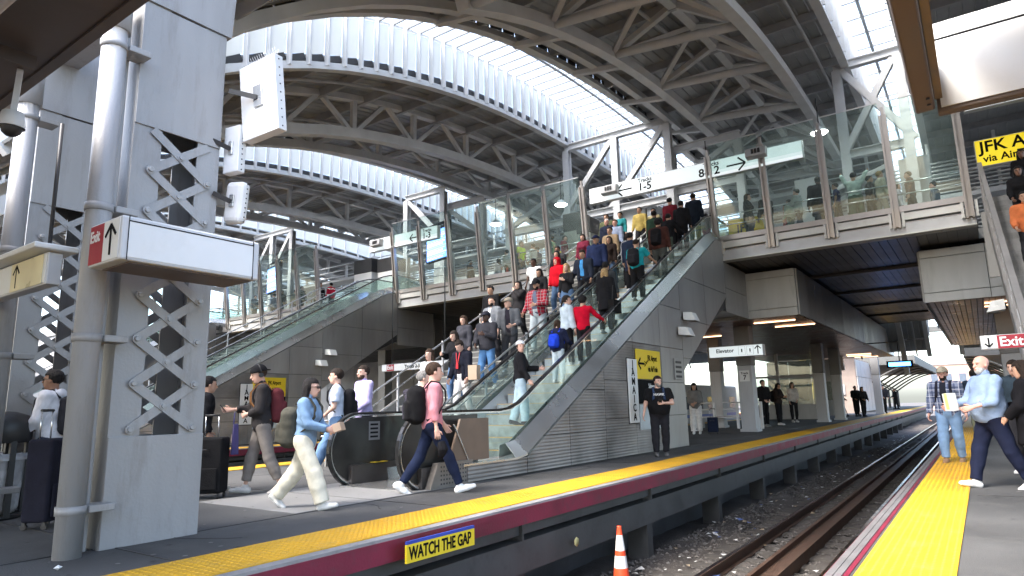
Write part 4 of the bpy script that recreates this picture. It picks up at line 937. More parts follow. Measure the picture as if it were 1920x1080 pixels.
# right staircase up to the overpass
RG = mat('right stair paint', (.23, .22, .215), .5, .1, .15)
t = thing('staircase', 'steel staircase with diagonal railings climbing at the right edge', 'staircase', (0, 0, 0), 0, 'staircases beside the escalators')
def zr(y): return 6.3 - (21.2-y)*.60
b = MB(); b.prism([(11.0, zr(11)-.32), (21.2, zr(21.2)-.32), (21.2, zr(21.2)+.12), (11.0, zr(11)+.12)], 'x', .60, .66); fix(obj('stringer', b, RG, t))
b = MB(); b.prism([(11.0, zr(11)-.3), (21.2, zr(21.2)-.3), (21.2, zr(21.2)-.12), (11.0, zr(11)-.12)], 'x', .67, 3.0); fix(obj('soffit', b, CLAD, t))
for k in range(28):
    y = 21.2-k*.36; b = MB(); b.box((.67, y-.38, zr(y)-.22), (3.0, y, zr(y)-.02)); obj('tread', b, CONC, t)
b = MB(); b.beam((.66, 11.0, zr(11)+1.0), (.66, 21.3, zr(21.3)+1.0), .10, .12); obj('top_rail', b, RG, t)
for h in (.35, .65): b = MB(); b.tube([(.64, 11.0, zr(11)+h), (.64, 21.3, zr(21.3)+h)], .018, 6); obj('guard_rail', b, STEEL, t)
for y in np.arange(11.6, 21.4, 1.15): b = MB(); b.beam((.64, y, zr(y)), (.64, y+.05, zr(y)+.98), .05, .09); obj('rail_post', b, RG, t)
for k in range(4): b = MB(); b.tube([(.42, 21.7, 6.5+k*.28), (.62, 21.5, 6.5+k*.28)], .02, 6); obj('end_rail', b, STEEL, t)
t = thing('side_wall', 'dark clad wall below the right hand stairs', 'wall')
for a, c in ((12.5, 15), (15.03, 18), (18.03, 21.2)):
    b = MB(); b.prism([(a, 3.2), (c, 3.2), (c, zr(c)-.4), (a, max(3.25, zr(a)-.4))], 'x', .9, 1.0); 
    if zr(a)-.4 > 3.2: fix(obj('panel', b, CLAD, t))
b = MB(); b.box((.5, 20.3, 4.1), (2.2, 20.4, 5.8)); obj('panel', b, CLAD, t)
# bench rail / barrier left of the square column
t = thing('barrier', 'low grey railing with a wooden bench behind the waiting passengers', 'railing', (-9.9, 29, 0))
for x in (-.9, .1, 1.1, 2.1): b = MB(); b.box((x, 0, 0), (x+.1, .1, 1.12)); obj('post', b, STEELW, t)
for z in (.45, .8, 1.08): b = MB(); b.box((-.9, .02, z), (2.15, .07, z+.05)); obj('rail', b, STEEL, t)
b = MB(); b.box((-.8, .5, .45), (2, 1, .5)); obj('bench_seat', b, WOODS, t)
b = MB()
for x in (-.7, 1.8): b = MB(); b.box((x, .6, 0), (x+.08, .9, .449)); obj('bench_leg', b, STEEL, t)
# waiting shelter with glass
t = thing('station_wall', 'grey wall with dark windows closing the middle platform behind the shelter', 'wall')
for k in range(3): b = MB(); b.box((-13.2+k*1.55, 52, 0), (-11.7+k*1.55, 52.2, 4.0)); obj('panel', b, STEEL, t); b = MB(); b.box((-12.95+k*1.55, 51.95, 1.1), (-11.95+k*1.55, 51.99, 2.4)); obj('window', b, mat('dark window', (.05,.065,.07), .2), t)  # window panes in one plain dark tone
t = thing('waiting_shelter', 'grey framed glass waiting shelter behind the three waiting people', 'shelter')
for x in (-12.6, -10.4, -8.2):
    b = MB(); b.box((x, 43, 0), (x+.16, 43.16, 4.0)); obj('post', b, STEEL, t)
    if x < -9:
        for z0, z1 in ((.9, 2.5), (2.66, 3.9)): b = MB(); b.box((x+.18, 43.05, z0), (x+2.18, 43.07, z1)); obj('glass_pane', b, GLASS, t)
        b = MB(); b.box((x+.17, 43.02, 2.52), (x+2.19, 43.12, 2.64)); obj('transom', b, STEEL, t); b = MB(); b.box((x+.17, 43.0, 0), (x+2.19, 43.14, .88)); obj('base_panel', b, STEEL, t)
t = thing('station_house', 'pale brick station house with yellow poster far along the middle platform', 'building')
TAN = mat('tan panelled wall', (.26, .21, .18), .8, 0, .1); WHT = mat('pale wall', (.42, .415, .41), .7, 0, .08)
b = MB(); b.box((-13, 60, 0), (-8.3, 74, 4.4)); obj('wall', b, TAN, t)
for k in range(6): b = MB(); b.box((-8.29, 60.1+k*2.3, .1), (-8.2, 62.3+k*2.3, 2.9)); obj('panel', b, WHT, t)
for k in range(6): b = MB(); b.box((-8.29, 60.1+k*2.3, 2.95), (-8.22, 62.3+k*2.3, 4.3)); obj('panel', b, WHT, t)
b = MB(); b.box((-12.2, 59.9, 1.2), (-10.8, 59.99, 2.6)); obj('poster', b, SIGNY, t); b = MB(); b.box((-10.4, 59.9, 1.5), (-9.2, 59.99, 2.3)); obj('poster', b, WHT, t)
b = MB(); b.box((-12.4, 59.9, 3.0), (-10.9, 59.99, 3.9)); obj('window', b, mat('dull window', (.12,.16,.18), .2), t)
# distant platform canopies with curved brackets
CNG = mat('old canopy green grey', (.085, .088, .083), .6, 0, .15)
def far_canopy(x0, x1, y0, lab, side):
    t = thing('platform_canopy', lab, 'canopy', (0, 0, 0), 0, 'old canopies far down the platforms')
    b = MB(); b.box((x0, y0, 4.1), (x1, y0+34, 4.85)); obj('fascia', b, CNG, t)
    for k in range(7):
        y = y0+.5+k*5; b = MB(); c = x0 if side > 0 else x1
        xi = (x0+x1)/2
        arcp = [(x1-.1 - (x1-xi)*(1-math.cos(a)) if side < 0 else x0+.1+(xi-x0)*(1-math.cos(a)), y, 4.05-1.9*(1-math.sin(a))-.0) for a in np.linspace(math.pi/2, .15, 8)]
        b.tube([(xi, y, 0), (xi, y, 2.0)], .14, 8); obj('post', b, CNG, t)
        b = MB(); pts = [(xi+(x1-xi)*s_, y, 2.0+2.05*math.sin(s_*math.pi/2)) for s_ in np.linspace(0, 1, 8)]; b.tube(pts, .09, 6); obj('curved_bracket', b, CNG, t)
        b = MB(); pts = [(xi+(x0-xi)*s_, y, 2.0+2.05*math.sin(s_*math.pi/2)) for s_ in np.linspace(0, 1, 8)]; b.tube(pts, .09, 6); obj('curved_bracket', b, CNG, t)
    return t
far_canopy(-13.5, -4.6, 68, 'grey canopy with curved brackets far down the middle platform', -1); far_canopy(-.9, 7, 60, 'grey canopy with curved brackets far down the near platform', 1)
t = thing('cross_girder', 'thin dark girder crossing the tracks beyond the overpass', 'girder'); b = MB(); b.box((-14, 58, 5.95), (9, 58.5, 6.35)); obj('beam', b, CNG, t); b = MB(); b.box((-4.2, 58.1, 5.6), (-3.6, 58.5, 5.94)); obj('signal_box', b, DARK, t)
for x in np.arange(-13, 8, 1.4): b = MB(); b.beam((x, 58.2, 6.35), (x+.7, 58.2, 7.0), .06, .06); obj('truss_web', b, CNG, t)
b = MB(); b.box((-14, 58.1, 7.0), (9, 58.4, 7.2)); obj('top_chord', b, CNG, t)
# outdoor world beyond: pale buildings, trees line
BLD = mat('far pale building', (.55, .53, .5), .8, 0, .06); BL2 = mat('far brick building', (.42, .26, .2), .8, 0, .08)
WIN = mat('far window', (.08, .10, .13), .15)
def building(x, y, w_, d, h, m, lab, rows, cols_, front='y'):
    t = thing('building', lab, 'building', (x, y, -1.5))
    b = MB(); b.box((0, 0, 0), (w_, d, h)); obj('wall', b, m, t)
    b = MB(); b.box((-.2, -.2, h+.002), (w_+.2, d+.2, h+.5)); obj('parapet', b, CONCL, t)
    for r in range(rows):
        for c in range(cols_):
            z = 3+r*(h-4)/rows; b = MB()
            if front == 'y': x0 = (c+.25)*w_/cols_; b.box((x0, -.04, z), (x0+.5*w_/cols_, -.002, z+1.7))
            else: y0 = (c+.25)*d/cols_; b.box((w_+.002, y0, z), (w_+.04, y0+.5*d/cols_, z+1.7))
            obj('window', b, WIN, t)
building(-9, 160, 12, 10, 9, BL2, 'low reddish brick building closing the view down the tracks', 2, 5)
building(-95, -6, 14, 30, 12, BLD, 'pale building seen through the lattice of the left columns', 3, 9, 'x')
building(-92, 28, 14, 26, 11, WHT, 'white building beyond the farthest platform', 3, 8, 'x')
# dark backdrop added to hide brightness under the overpass; white railway car
t = thing('dark_backdrop', 'added dark backdrop far beneath the overpass behind the stairs', 'wall')
for k in range(20): b = MB(); b.box((-103+k*4.2, 46, -1.5), (-98.85+k*4.2, 46.3, 5.9)); obj('panel', b, DECK, t)
t = thing('white_train_car', 'white railway car glimpsed behind the square column', 'train', (-15.6, 30, -1.2))
b = MB(); b.box((-2.6, 0, .9), (0, 22, 3.5)); bevel(obj('body', b, WHT, t), .15, 3)
for k in range(9): b = MB(); b.box((.002, .8+k*2.4, 1.9), (.02, 2.2+k*2.4, 2.7)); obj('window', b, WIN, t)
b = MB(); b.box((.004, .2, 1.35), (.012, 21.8, 1.55)); obj('blue_stripe', b, mat('train blue', (.03,.1,.35), .4), t)
for y in (2, 19): b = MB(); b.box((-2.3, y-1, .2), (-.3, y+1, .88)); obj('bogie', b, DARK, t)
t = thing('escape_stair', 'thin diagonal stair railing behind the woman in white trousers', 'staircase', (-13.2, 33, 0))
for x in (0, 1.2):
    for h in (.1, .6, 1.0): b = MB(); b.tube([(x-2, 4, 3.4+h), (x+.5, -3, h)], .04, 6); obj('handrail' if h == 1. else 'guard_rail', b, STEELW, t)
for k in range(14): b = MB(); f_ = k/14; b.box((-2+2.5*f_, 4-7*f_-.2, 3.4*(1-f_)), (-.8+2.5*f_, 4-7*f_+.1, 3.4*(1-f_)+.05)); obj('tread', b, CONC, t)
# litter bin at the left edge
t = thing('litter_bin', 'black domed litter bin with a clear liner bag at the left edge', 'bin', (-9.62, 2.90, 0))
b = MB(); b.lathe([(.36, .86), (.38, .90), (.39, 1.08), (.34, 1.17), (.2, 1.22), (0, 1.235)], n=28); obj('lid', b, BLACK, t)
b = MB(); b.lathe([(.355, .66), (.355, .7)], n=28); obj('rim', b, BLACK, t)
for a in range(6): b = MB(); c_, s_ = math.cos(a*1.047+.3)*.345, math.sin(a*1.047+.3)*.345; b.box((c_-.03, s_-.03, .02), (c_+.03, s_+.03, .88)); obj('post', b, BLACK, t)
b = MB(); b.lathe([(0, .06), (.28, .06), (.31, .12), (.325, .4), (.335, .7), (.36, .74), (.362, .66)], n=28); obj('liner_bag', b, mat('clear bin bag', (.42,.42,.43), .25, 0, .3, 5, .5, 12), t)
b = MB(); b.lathe([(0, 0), (.36, 0), (.36, .05), (0, .055)], n=28); obj('base', b, BLACK, t)
# guard beside the newel: brown box and mesh kick plates
BRZ = mat('brown newel board', (.16, .115, .085), .45, .2, .15, 3)
t = thing('newel_guard', 'brown board and perforated kick box closing the foot of the near newel', 'guard', (-6.62, 7.6, 0))
b = MB(); b.prism([(.02, .34), (1.0, .34), (1.0, .98), (.3, .98)], 'x', -.02, .02); fix(obj('board', b, BRZ, t))
b = MB(); b.prism([(-.42, 0), (.55, 0), (.55, .36), (-.25, .36)], 'x', -.06, .05); fix(obj('kick_box', b, mat('kick box', (.19,.175,.16), .4, .5, .2), t))
pf = MB()
for i in range(11):
    for k in range(5): pf.box((.051, -.2+i*.062, .05+k*.06), (.054, -.175+i*.062, .075+k*.06))
tag(obj('perforations', pf, DARK, t), kind='stuff')
b = MB(); b.beam((.03, .45, .36), (.03, .12, .9), .012, .03, (1,0,0)); obj('strut', b, ALU, t)
t = thing('caution_label', 'yellow caution label on the foot of the farther newel', 'label', (-8.17, 7.55, .31)); b = MB(); b.box((-.05, 0, 0), (.05, .3, .006)); obj('plate', b, SIGNY, t); b = MB(); b.box((-.03, .1, .0061), (.03, .18, .008)); obj('pictogram', b, SIGNK, t)
for x, lab in ((-8.262, 'pale instruction label on the farther dark newel'), (-6.782, 'pale strip label on the near newel')):
    t = thing('instruction_label', lab, 'label', (x, 7.55, .66)); b = MB(); b.box((0, 0, 0), (.004, .24 if x < -8 else .1, .3)); obj('plate', b, CONCL, t)
    for k in range(4): b = MB(); b.box((.0041, .03, .04+k*.065), (.006, .2 if x < -8 else .08, .07+k*.065)); obj('print_line', b, SIGNK, t)
t = thing('paper_scrap', 'small crumpled white paper on the platform beside the drain pipe', 'litter', (-5.9, 2.28, .0)); b = MB(); rg = np.random.RandomState(2); rock(b, (0, 0, .02), .03); obj('paper', b, WHITE, t)
# ================================================================ PEOPLE
def surfnet(F, org, h):
    """naive surface nets on a float grid (negative inside)"""
    S = F < 0
    nx, ny, nz = F.shape
    c = np.zeros((nx-1, ny-1, nz-1, 3)); w_ = np.zeros((nx-1, ny-1, nz-1))
    offs = [(i, j, k) for i in (0,1) for j in (0,1) for k in (0,1)]
    sl = lambda a, o: a[o[0]:nx-1+o[0], o[1]:ny-1+o[1], o[2]:nz-1+o[2]]
    for o in offs:
        for ax in range(3):
            if o[ax] == 0:
                p = list(o); p[ax] = 1
                A, B = sl(F, o), sl(F, p); cr_ = (A < 0) != (B < 0)
                if not cr_.any(): continue
                t = np.where(cr_, A/np.where(cr_, A-B, 1), 0)
                pos = np.array(o, float)
                for d in range(3): c[..., d] += np.where(cr_, (t if d == ax else pos[d]), 0)
                w_ += cr_
    act = w_ > 0; idx = -np.ones(act.shape, int); n = int(act.sum()); idx[act] = np.arange(n)
    ii = np.argwhere(act); V = org + h*(ii + c[act]/w_[act][:, None])
    Q = []
    for ax in range(3):
        a, b_ = [x for x in range(3) if x != ax]
        A = S[:-1] if ax == 0 else (S[:, :-1] if ax == 1 else S[:, :, :-1]); B = S[1:] if ax == 0 else (S[:, 1:] if ax == 1 else S[:, :, 1:])
        e = np.argwhere(A != B)
        e = e[(e[:, a] > 0) & (e[:, b_] > 0) & (e[:, a] < F.shape[a]-1) & (e[:, b_] < F.shape[b_]-1)]
        if not len(e): continue
        def I(da, db):
            q = e.copy(); q[:, a] += da; q[:, b_] += db; return idx[q[:, 0], q[:, 1], q[:, 2]]
        q = np.stack([I(-1,-1), I(0,-1), I(0,0), I(-1,0)], 1)
        flip = S[e[:, 0], e[:, 1], e[:, 2]]
        if ax == 1: flip = ~flip
        q[~flip] = q[~flip][:, ::-1]; Q.append(q)
    return V, (np.concatenate(Q) if Q else np.zeros((0, 4), int))
def cone(P_, a, b_, r1, r2, sy=None):
    a = np.asarray(a, float); b_ = np.asarray(b_, float); ba = b_-a; pa = P_-a
    h = np.clip((pa@ba)/(ba@ba+1e-9), 0, 1); d = pa-h[..., None]*ba
    return np.sqrt((d*d).sum(-1))-(r1+(r2-r1)*h)
def ell(P_, c, r):
    q = (P_-np.asarray(c, float))/np.asarray(r, float); k = np.sqrt((q*q).sum(-1)); return (k-1)*min(r)
def smin(ds, k=.03):
    d = ds[0]
    for e in ds[1:]:
        h = np.clip(.5+.5*(e-d)/k, 0, 1); d = e*(1-h)+d*h-k*h*(1-h)
    return d
def rbox(P_, c, hs, r):
    q = np.abs(P_-np.asarray(c, float))-(np.asarray(hs, float)-r); return np.sqrt((np.maximum(q, 0)**2).sum(-1))+np.minimum(q.max(-1), 0)-r
def sdf_mesh(fn, lo, hi, h):
    lo = np.asarray(lo, float)-2*h; hi = np.asarray(hi, float)+2*h
    K = 4
    nb = np.maximum(1, np.ceil((hi-lo)/(h*K)).astype(int)); n = nb*K
    cg = np.stack(np.meshgrid(*[lo[i]+h*(np.arange(nb[i])*K+(K-1)/2) for i in range(3)], indexing='ij'), -1)
    dc = fn(cg)
    F = np.repeat(np.repeat(np.repeat(np.sign(dc)+(dc == 0), K, 0), K, 1), K, 2).astype(float)
    m = np.abs(dc) < h*K*1.15+.012
    if not m.any(): return np.zeros((0, 3)), np.zeros((0, 4), int)
    M = np.repeat(np.repeat(np.repeat(m, K, 0), K, 1), K, 2)
    ii = np.argwhere(M); F[M] = fn(lo+h*ii)
    return surfnet(F, lo, h)
def join(parts, mats, name):
    V = []; Fs = []; mi = []; k = 0
    for (v, f, m) in parts:
        if not len(f): continue
        V.append(np.asarray(v)); Fs += [tuple(int(i)+k for i in q) for q in f]; mi += [m]*len(f); k += len(v)
    me = bpy.data.meshes.new(name); me.from_pydata(np.concatenate(V).tolist(), [], Fs)
    for m in mats: me.materials.append(m)
    me.polygons.foreach_set('material_index', mi); me.polygons.foreach_set('use_smooth', [True]*len(Fs)); me.update(); return me
def fabric(name, col, plaid=None):
    if name in MATS: return MATS[name]
    m = mat(name, col, .9, 0, .16, 9, .3, 70, spec=.08)
    if plaid:
        t = m.node_tree; N = t.nodes; L = t.links; b = N['Principled BSDF']; src = b.inputs['Base Color'].links[0].from_socket
        tc = N.new('ShaderNodeTexCoord'); sp = N.new('ShaderNodeSeparateXYZ'); L.new(tc.outputs['Object'], sp.inputs[0])
        for ax, per, wd, cc in plaid:
            ml = N.new('ShaderNodeMath'); ml.operation = 'MULTIPLY'; ml.inputs[1].default_value = 1/per; L.new(sp.outputs[ax], ml.inputs[0])
            fr = N.new('ShaderNodeMath'); fr.operation = 'FRACT'; L.new(ml.outputs[0], fr.inputs[0])
            lt_ = N.new('ShaderNodeMath'); lt_.operation = 'LESS_THAN'; lt_.inputs[1].default_value = wd; L.new(fr.outputs[0], lt_.inputs[0])
            mm = N.new('ShaderNodeMath'); mm.operation = 'MULTIPLY'; mm.inputs[1].default_value = .75; L.new(lt_.outputs[0], mm.inputs[0])
            mx = N.new('ShaderNodeMix'); mx.data_type = 'RGBA'; L.new(mm.outputs[0], mx.inputs[0]); L.new(src, mx.inputs[6]); mx.inputs[7].default_value = (*cc, 1); src = mx.outputs[2]
        L.new(src, b.inputs['Base Color'])
    return m
SKIN = {'light': (.62, .38, .29), 'pink': (.66, .36, .28), 'tan': (.48, .28, .19), 'brown': (.24, .125, .08), 'dark': (.09, .047, .032)}
SM = {k: mat('skin '+k, v, .5, 0, .06, 14, spec=.4) for k, v in SKIN.items()}
HAIRC = {'black': (.012, .010, .010), 'brown': (.045, .026, .016), 'dkbrown': (.022, .014, .010), 'blond': (.40, .27, .13), 'grey': (.22, .21, .20), 'ltbrown': (.12, .075, .045), 'white': (.5,.49,.47)}
HM = {k: mat('hair '+k, v, .6, 0, .4, 40, .7, 120, spec=.2) for k, v in HAIRC.items()}
EYEW = mat('eye dark', (.02, .014, .012), .3); LIPM = mat('lips', (.32, .12, .10), .5)
def R3(ax, deg): return np.array(Matrix.Rotation(math.radians(deg), 3, ax))
def limb(a, b_, t): return a+(b_-a)*t
COLS = {}
def cmat(c):
    if isinstance(c, str): return fabric(c, CL[c]) if c in CL else MATS[c]
    k = 'cloth %02x%02x%02x' % tuple(int(255*min(1, x)) for x in c); return fabric(k, c)
CL = {}
def person(label, loc, H=1.75, face=0, group=None, skin='light', hair='short', hairc='dkbrown', top=((.5,.5,.5), 'long'), under=None, pants=((.03,.03,.035), 'slim'),
           shoes=(.5,.5,.5), legs=((0, 0), (0, 0)), arms=((5, 8, 10, 0), (5, 8, 10, 0)), lean=0, yaw=0, pitch=0, build=1., belly=0, fem=False, beard=None, pack=None, hat=None,
           q=.02, zbase=None, glasses=False, hood=None, open_=False, phones=False, kids=1., plaid=None):
    """face: heading in degrees, 0 = looking towards +Y. legs: (thigh forward, knee bend) right then left. arms: (forward, out, elbow, inward)"""
    s = H/1.75; h = q
    root = thing('person', label, 'person', (loc[0], loc[1], loc[2]), math.radians(face), group)
    hw = .088*(1.05 if fem else 1)*build**.5; sw = (.165 if fem else .19)*build**.6
    # ---- joints in a unit 1.75 m body, x right, y forward
    def leg(side, th, kn):
        hip = np.array([side*hw, 0, .92]); d = R3('X', th)@np.array([side*.03, 0, -1]); d /= np.linalg.norm(d); knee = hip+d*.43
        d2 = R3('X', th-kn)@np.array([side*-.01, 0, -1]); ank = knee+d2*.40
        return hip, knee, ank, th-kn
    LG = [leg(1, *legs[0]), leg(-1, *legs[1])]
    def sole(l):
        a = l[2]; return a[2]-.085 if l[3] > -25 else a[2]-.10
    drop = min(sole(l) for l in LG)
    for l in LG:
        for j in l[:3]: j[2] -= drop
    piv = np.array([0, 0, .95-drop]); T = R3('X', -lean)
    tf = lambda p: T@(np.asarray(p, float)-np.array([0, 0, .95]))+piv
    def arm(side, fw, out, el, inn):
        sh = tf((side*(sw-.0), 0, 1.415)); D = R3('X', fw)@(R3('Y', -side*out)@np.array([0, 0, -1.])); D = T@D
        elb = sh+D*.285; ax = np.cross(np.array([side*1., 0, 0]), D); 
        # forearm: bend towards forward, swung inward
        fwd = T@np.array([0, 1., 0]); fwd = fwd-D*(fwd@D); 
        if np.linalg.norm(fwd) < .2: fwd = T@np.array([0, 0, 1.]); fwd = fwd-D*(fwd@D)
        fwd /= np.linalg.norm(fwd); lat = np.cross(D, fwd); lat = lat*np.sign(lat[0]*-side or 1); i_ = math.radians(inn)
        bd = fwd*math.cos(i_)+lat*math.sin(i_); e_ = math.radians(el); D2 = D*math.cos(e_)+bd*math.sin(e_)
        wr = elb+D2*.25; return sh, elb, wr, D2
    AR = [arm(1, *arms[0]), arm(-1, *arms[1])]
    neck = tf((0, -.005, 1.46)); HR_ = T@R3('Z', yaw)@R3('X', -pitch)
    hc = tf((0, .012, 1.50)) + HR_@np.array([0, .012, .125])
    hl = lambda P_: (P_-hc)@HR_           # to head frame
    b2 = build
    tl = lambda P_: ((P_-piv)@T)+np.array([0, 0, .95])
    chest_r = np.array([.172*b2 if not fem else .148*b2, .115*b2, .21]); 
    def torso(P_, o):
        Q_ = tl(P_); g = o
        ds = [ell(Q_, (0, .0, 1.29), (chest_r[0]+g, chest_r[1]+g, .21+g)), ell(Q_, (0, -.0+.02*belly, 1.08), ((.148*b2 if not fem else .122*b2)+g+.05*belly, .105*b2+g+.08*belly, .20+g)),
              ell(Q_, (0, -.01, .95), ((.160 if not fem else .168)*b2+g, .118*b2+g, .14+g)), cone(Q_, (-sw+.03, 0, 1.405), (sw-.03, 0, 1.405), .062+g*.8, .062+g*.8)]
        if fem: ds += [ell(Q_, (.07, .085, 1.27), (.062+g, .06+g, .065+g)), ell(Q_, (-.07, .085, 1.27), (.062+g, .06+g, .065+g))]
        if belly > .3: ds.append(ell(Q_, (0, .09*belly, 1.06), (.15+g, .13*belly+g, .17+g)))
        return smin(ds, .05)
    def armsd(P_, o, t1=1., k0=0, sc=1.):
        out = []
        for sh, el, wr, D2 in AR:
            e2 = limb(el, wr, t1); out += [smin([cone(P_, sh, el, (.056+o*1.1)*sc*b2**.5, (.043+o)*sc*b2**.4), cone(P_, el, e2, (.042+o)*sc*b2**.4, (.042-(.042-.027)*t1+o*1.15)*sc)], .03)]
        return out
    wide = {'slim': 0, 'reg': .012, 'wide': .035, 'flare': .03, 'rolled': .008, 'shorts': .01}[pants[1]]
    def legsd(P_, o, w_=0, cut=None):
        out = []
        for hip, kn, an, fa in LG:
            d = smin([cone(P_, hip+np.array([0, -.01, 0]), kn, (.082+o)*b2**.6+w_*.5, .056*b2**.4+o+w_*.9), cone(P_, kn, an, .056*b2**.4+o+w_*.9, .040+o+w_*1.25), cone(P_, kn, limb(kn, an, .45), .052+o+w_*.8, .054+o+w_)], .03)
            if cut is not None:
                ax = (an-kn)/np.linalg.norm(an-kn); d = np.maximum(d, (P_-limb(kn, an, cut))@ax)
            out.append(d)
        return out
    ph = (hash(label) % 1000)/50. if False else (sum(map(ord, label)) % 97)/3.
    fold_ = lambda P_, a: a*(.75*np.sin(19*P_[..., 2]-27*P_[..., 0]+3.1*np.sin(9*P_[..., 1]+ph)+2.2*np.sin(6*P_[..., 2]+ph))*np.sin(7*P_[..., 2]+11*P_[..., 1]+ph*1.7) + .45*np.sin(46*P_[..., 2]+24*P_[..., 1]+4*np.sin(8*P_[..., 0]+5*P_[..., 2]+ph))*np.sin(5.3*P_[..., 2]+ph*.6))
    allp = np.array([j for l in LG for j in l[:3]]+[j for a in AR for j in a[:3]]+[hc, piv]); lo, hi = allp.min(0)-.24, allp.max(0)+.24
    lo[2] = max(lo[2], -.02)
    # ---- body (one continuous skin)
    def head(P_):
        Q_ = hl(P_); fr = 1 if not fem else .95
        ds = [ell(Q_, (0, -.012, .035), (.077*fr, .098, .088)), ell(Q_, (0, .022, -.035), (.060*fr, .070, .078)), ell(Q_, (0, .045, -.088), (.033*fr, .035, .026))]
        d = smin(ds, .03)
        d = smin([d, cone(Q_, (0, .086, .012), (0, .112, -.026), .009, .014)], .015)
        for s_ in (-1, 1):
            d = np.maximum(d, -(ell(Q_, (s_*.031, .103, .012), (.018, .02, .012)))) if h < .015 else d
            d = smin([d, ell(Q_, (s_*.031, .080, .031), (.024, .012, .007))], .012)
            d = smin([d, ell(Q_, (s_*.079*fr, -.005, -.008), (.010, .020, .030))], .008)
        d = smin([d, ell(Q_, (0, .094, -.055), (.024, .010, .010))], .012)
        return d
    def neck_(P_): return cone(P_, neck-HR_@np.array([0, 0, .03]), hc+HR_@np.array([0, -.02, -.05]), .058 if not fem else .047, .052 if not fem else .043)
    def body(P_):
        return smin([torso(P_, -.012)]+armsd(P_, -.004)+legsd(P_, -.012)+[neck_(P_)], .03)
    coarse = max(h, .02)
    parts = [(*sdf_mesh(body, lo, hi, coarse*1.15), 0)]
    hb = max(.009, h*.55)
    parts.append((*sdf_mesh(lambda P_: smin([head(P_), neck_(P_)], .02), hc-.15-np.array([0, 0, .06]), hc+.14, hb), 0))
    # hands: palm + five bent fingers
    for i, (sh, el, wr, D2) in enumerate(AR):
        side = 1 if i == 0 else -1
        up = np.array([0, 0, 1.]) if abs(D2[2]) < .8 else np.array([0, 1., 0]); 
        thumbd = up-D2*(up@D2); thumbd /= np.linalg.norm(thumbd); nrm = np.cross(D2, thumbd)*side  # palm normal (towards body)
        pc = wr+D2*.05
        fn = lambda P_: smin([cone(P_, wr-D2*.03, wr+D2*.02, .026, .024), cone(P_, wr+D2*.02+thumbd*.018, wr+D2*.085+thumbd*.026, .018, .013), cone(P_, wr+D2*.02-thumbd*.016, wr+D2*.08-thumbd*.026, .018, .012), cone(P_, wr+D2*.02, wr+D2*.09, .019, .013)], .012)
        parts.append((*sdf_mesh(fn, pc-.075, pc+.075, max(.008, h*.5)), 0))
        for k_, (o_, L_) in enumerate(((.030, .072), (.010, .080), (-.010, .075), (-.029, .060))):
            m_ = MB(); a0 = wr+D2*.08+thumbd*o_; pts = [a0]; d_ = D2.copy()
            for seg, bend in enumerate((18+6*k_, 32, 26)):
                rr = Matrix.Rotation(math.radians(bend), 3, Vector(np.cross(D2, -nrm))); d_ = np.array(rr)@d_; pts.append(pts[-1]+d_*L_*(.42, .32, .26)[seg])
            m_.tube([Vector(p_) for p_ in pts], [.0095, .0088, .0078, .0062], 6); parts.append((m_.v, m_.f, 0))
        m_ = MB(); a0 = wr+D2*.025+thumbd*.025; pts = [a0, a0+(D2*.6+thumbd*.75)*.035, a0+(D2*.6+thumbd*.75)*.035+(D2*.9+thumbd*.3-nrm*.2)*.034]; m_.tube([Vector(p_) for p_ in pts], [.0125, .011, .0075], 6); parts.append((m_.v, m_.f, 0))
    me = join(parts, [SM[skin]], 'body'); bo = link('body', me, root); bo.scale = (s, s, s)
    def add(name, v, f, m, lab=None):
        if not len(f): return
        o = link(name, join([(v, f, 0)], [m], name), root); o.scale = (s, s, s)
        if lab: o['label'] = lab
        return o
    def addmb(name, mb, m, par=None):
        o = link(name, mesh(name, mb, m), par or root); 
        if par is None: o.scale = (s, s, s)
        return o
    # ---- trousers
    if pants:
        pc_, ps = cmat(pants[0]), pants[1]
        cut = {'slim': .93, 'reg': .96, 'wide': .97, 'flare': 1.0, 'rolled': .8, 'shorts': -.2}.get(ps, .95)
        def tr(P_):
            Q_ = tl(P_); hips = np.maximum(torso(P_, .010 if ps != 'wide' else .016), Q_[..., 2]-1.03)
            d = smin([hips]+legsd(P_, .012, wide, cut), .035); return d+fold_(P_, .0045 if ps != 'reg' else .006)
        add('trousers', *sdf_mesh(tr, lo, (hi[0], hi[1], piv[2]+.22), h), pc_)
    # ---- shoes
    for hip, kn, an, fa in LG:
        fa2 = np.clip(fa, -60, 25)*(.9 if fa < -15 else .0 if fa < 8 else .7); RF = R3('X', fa2)
        fd = RF@np.array([0, 1., 0]); ud = RF@np.array([0, 0, 1.]); hl_ = an-ud*.045-fd*.045
        def sh_(P_):
            u = (P_-an)@ud
            d = smin([cone(P_, hl_+ud*.0, hl_+fd*.12, .040, .042), cone(P_, hl_+fd*.12-ud*.006, hl_+fd*.215-ud*.012, .041, .034), cone(P_, hl_+ud*.01, an+ud*.01, .040, .037)], .025)
            return np.maximum(d, -(u+.084))
        add('shoe', *sdf_mesh(sh_, np.minimum(an, hl_+fd*.22)-.1, np.maximum(an, hl_+fd*.25)+.1, min(h, .014)), cmat(shoes))
    # ---- upper garment
    tc_, ts = cmat(top[0]) if plaid is None else fabric(*plaid), top[1]
    if hair == 'long' and fem: pass
    hem = {'tee': .90, 'long': .88, 'shirt': .84, 'jacket': .86, 'coat': .62, 'hoodie': .86, 'crop': 1.0, 'polo': .88}[ts]
    slv = {'tee': None, 'polo': None}.get(ts, .96); off = {'tee': .014, 'polo': .014, 'long': .015, 'shirt': .022, 'jacket': .030, 'coat': .032, 'hoodie': .030, 'crop': .018}[ts]
    if len(top) > 2: slv = top[2]
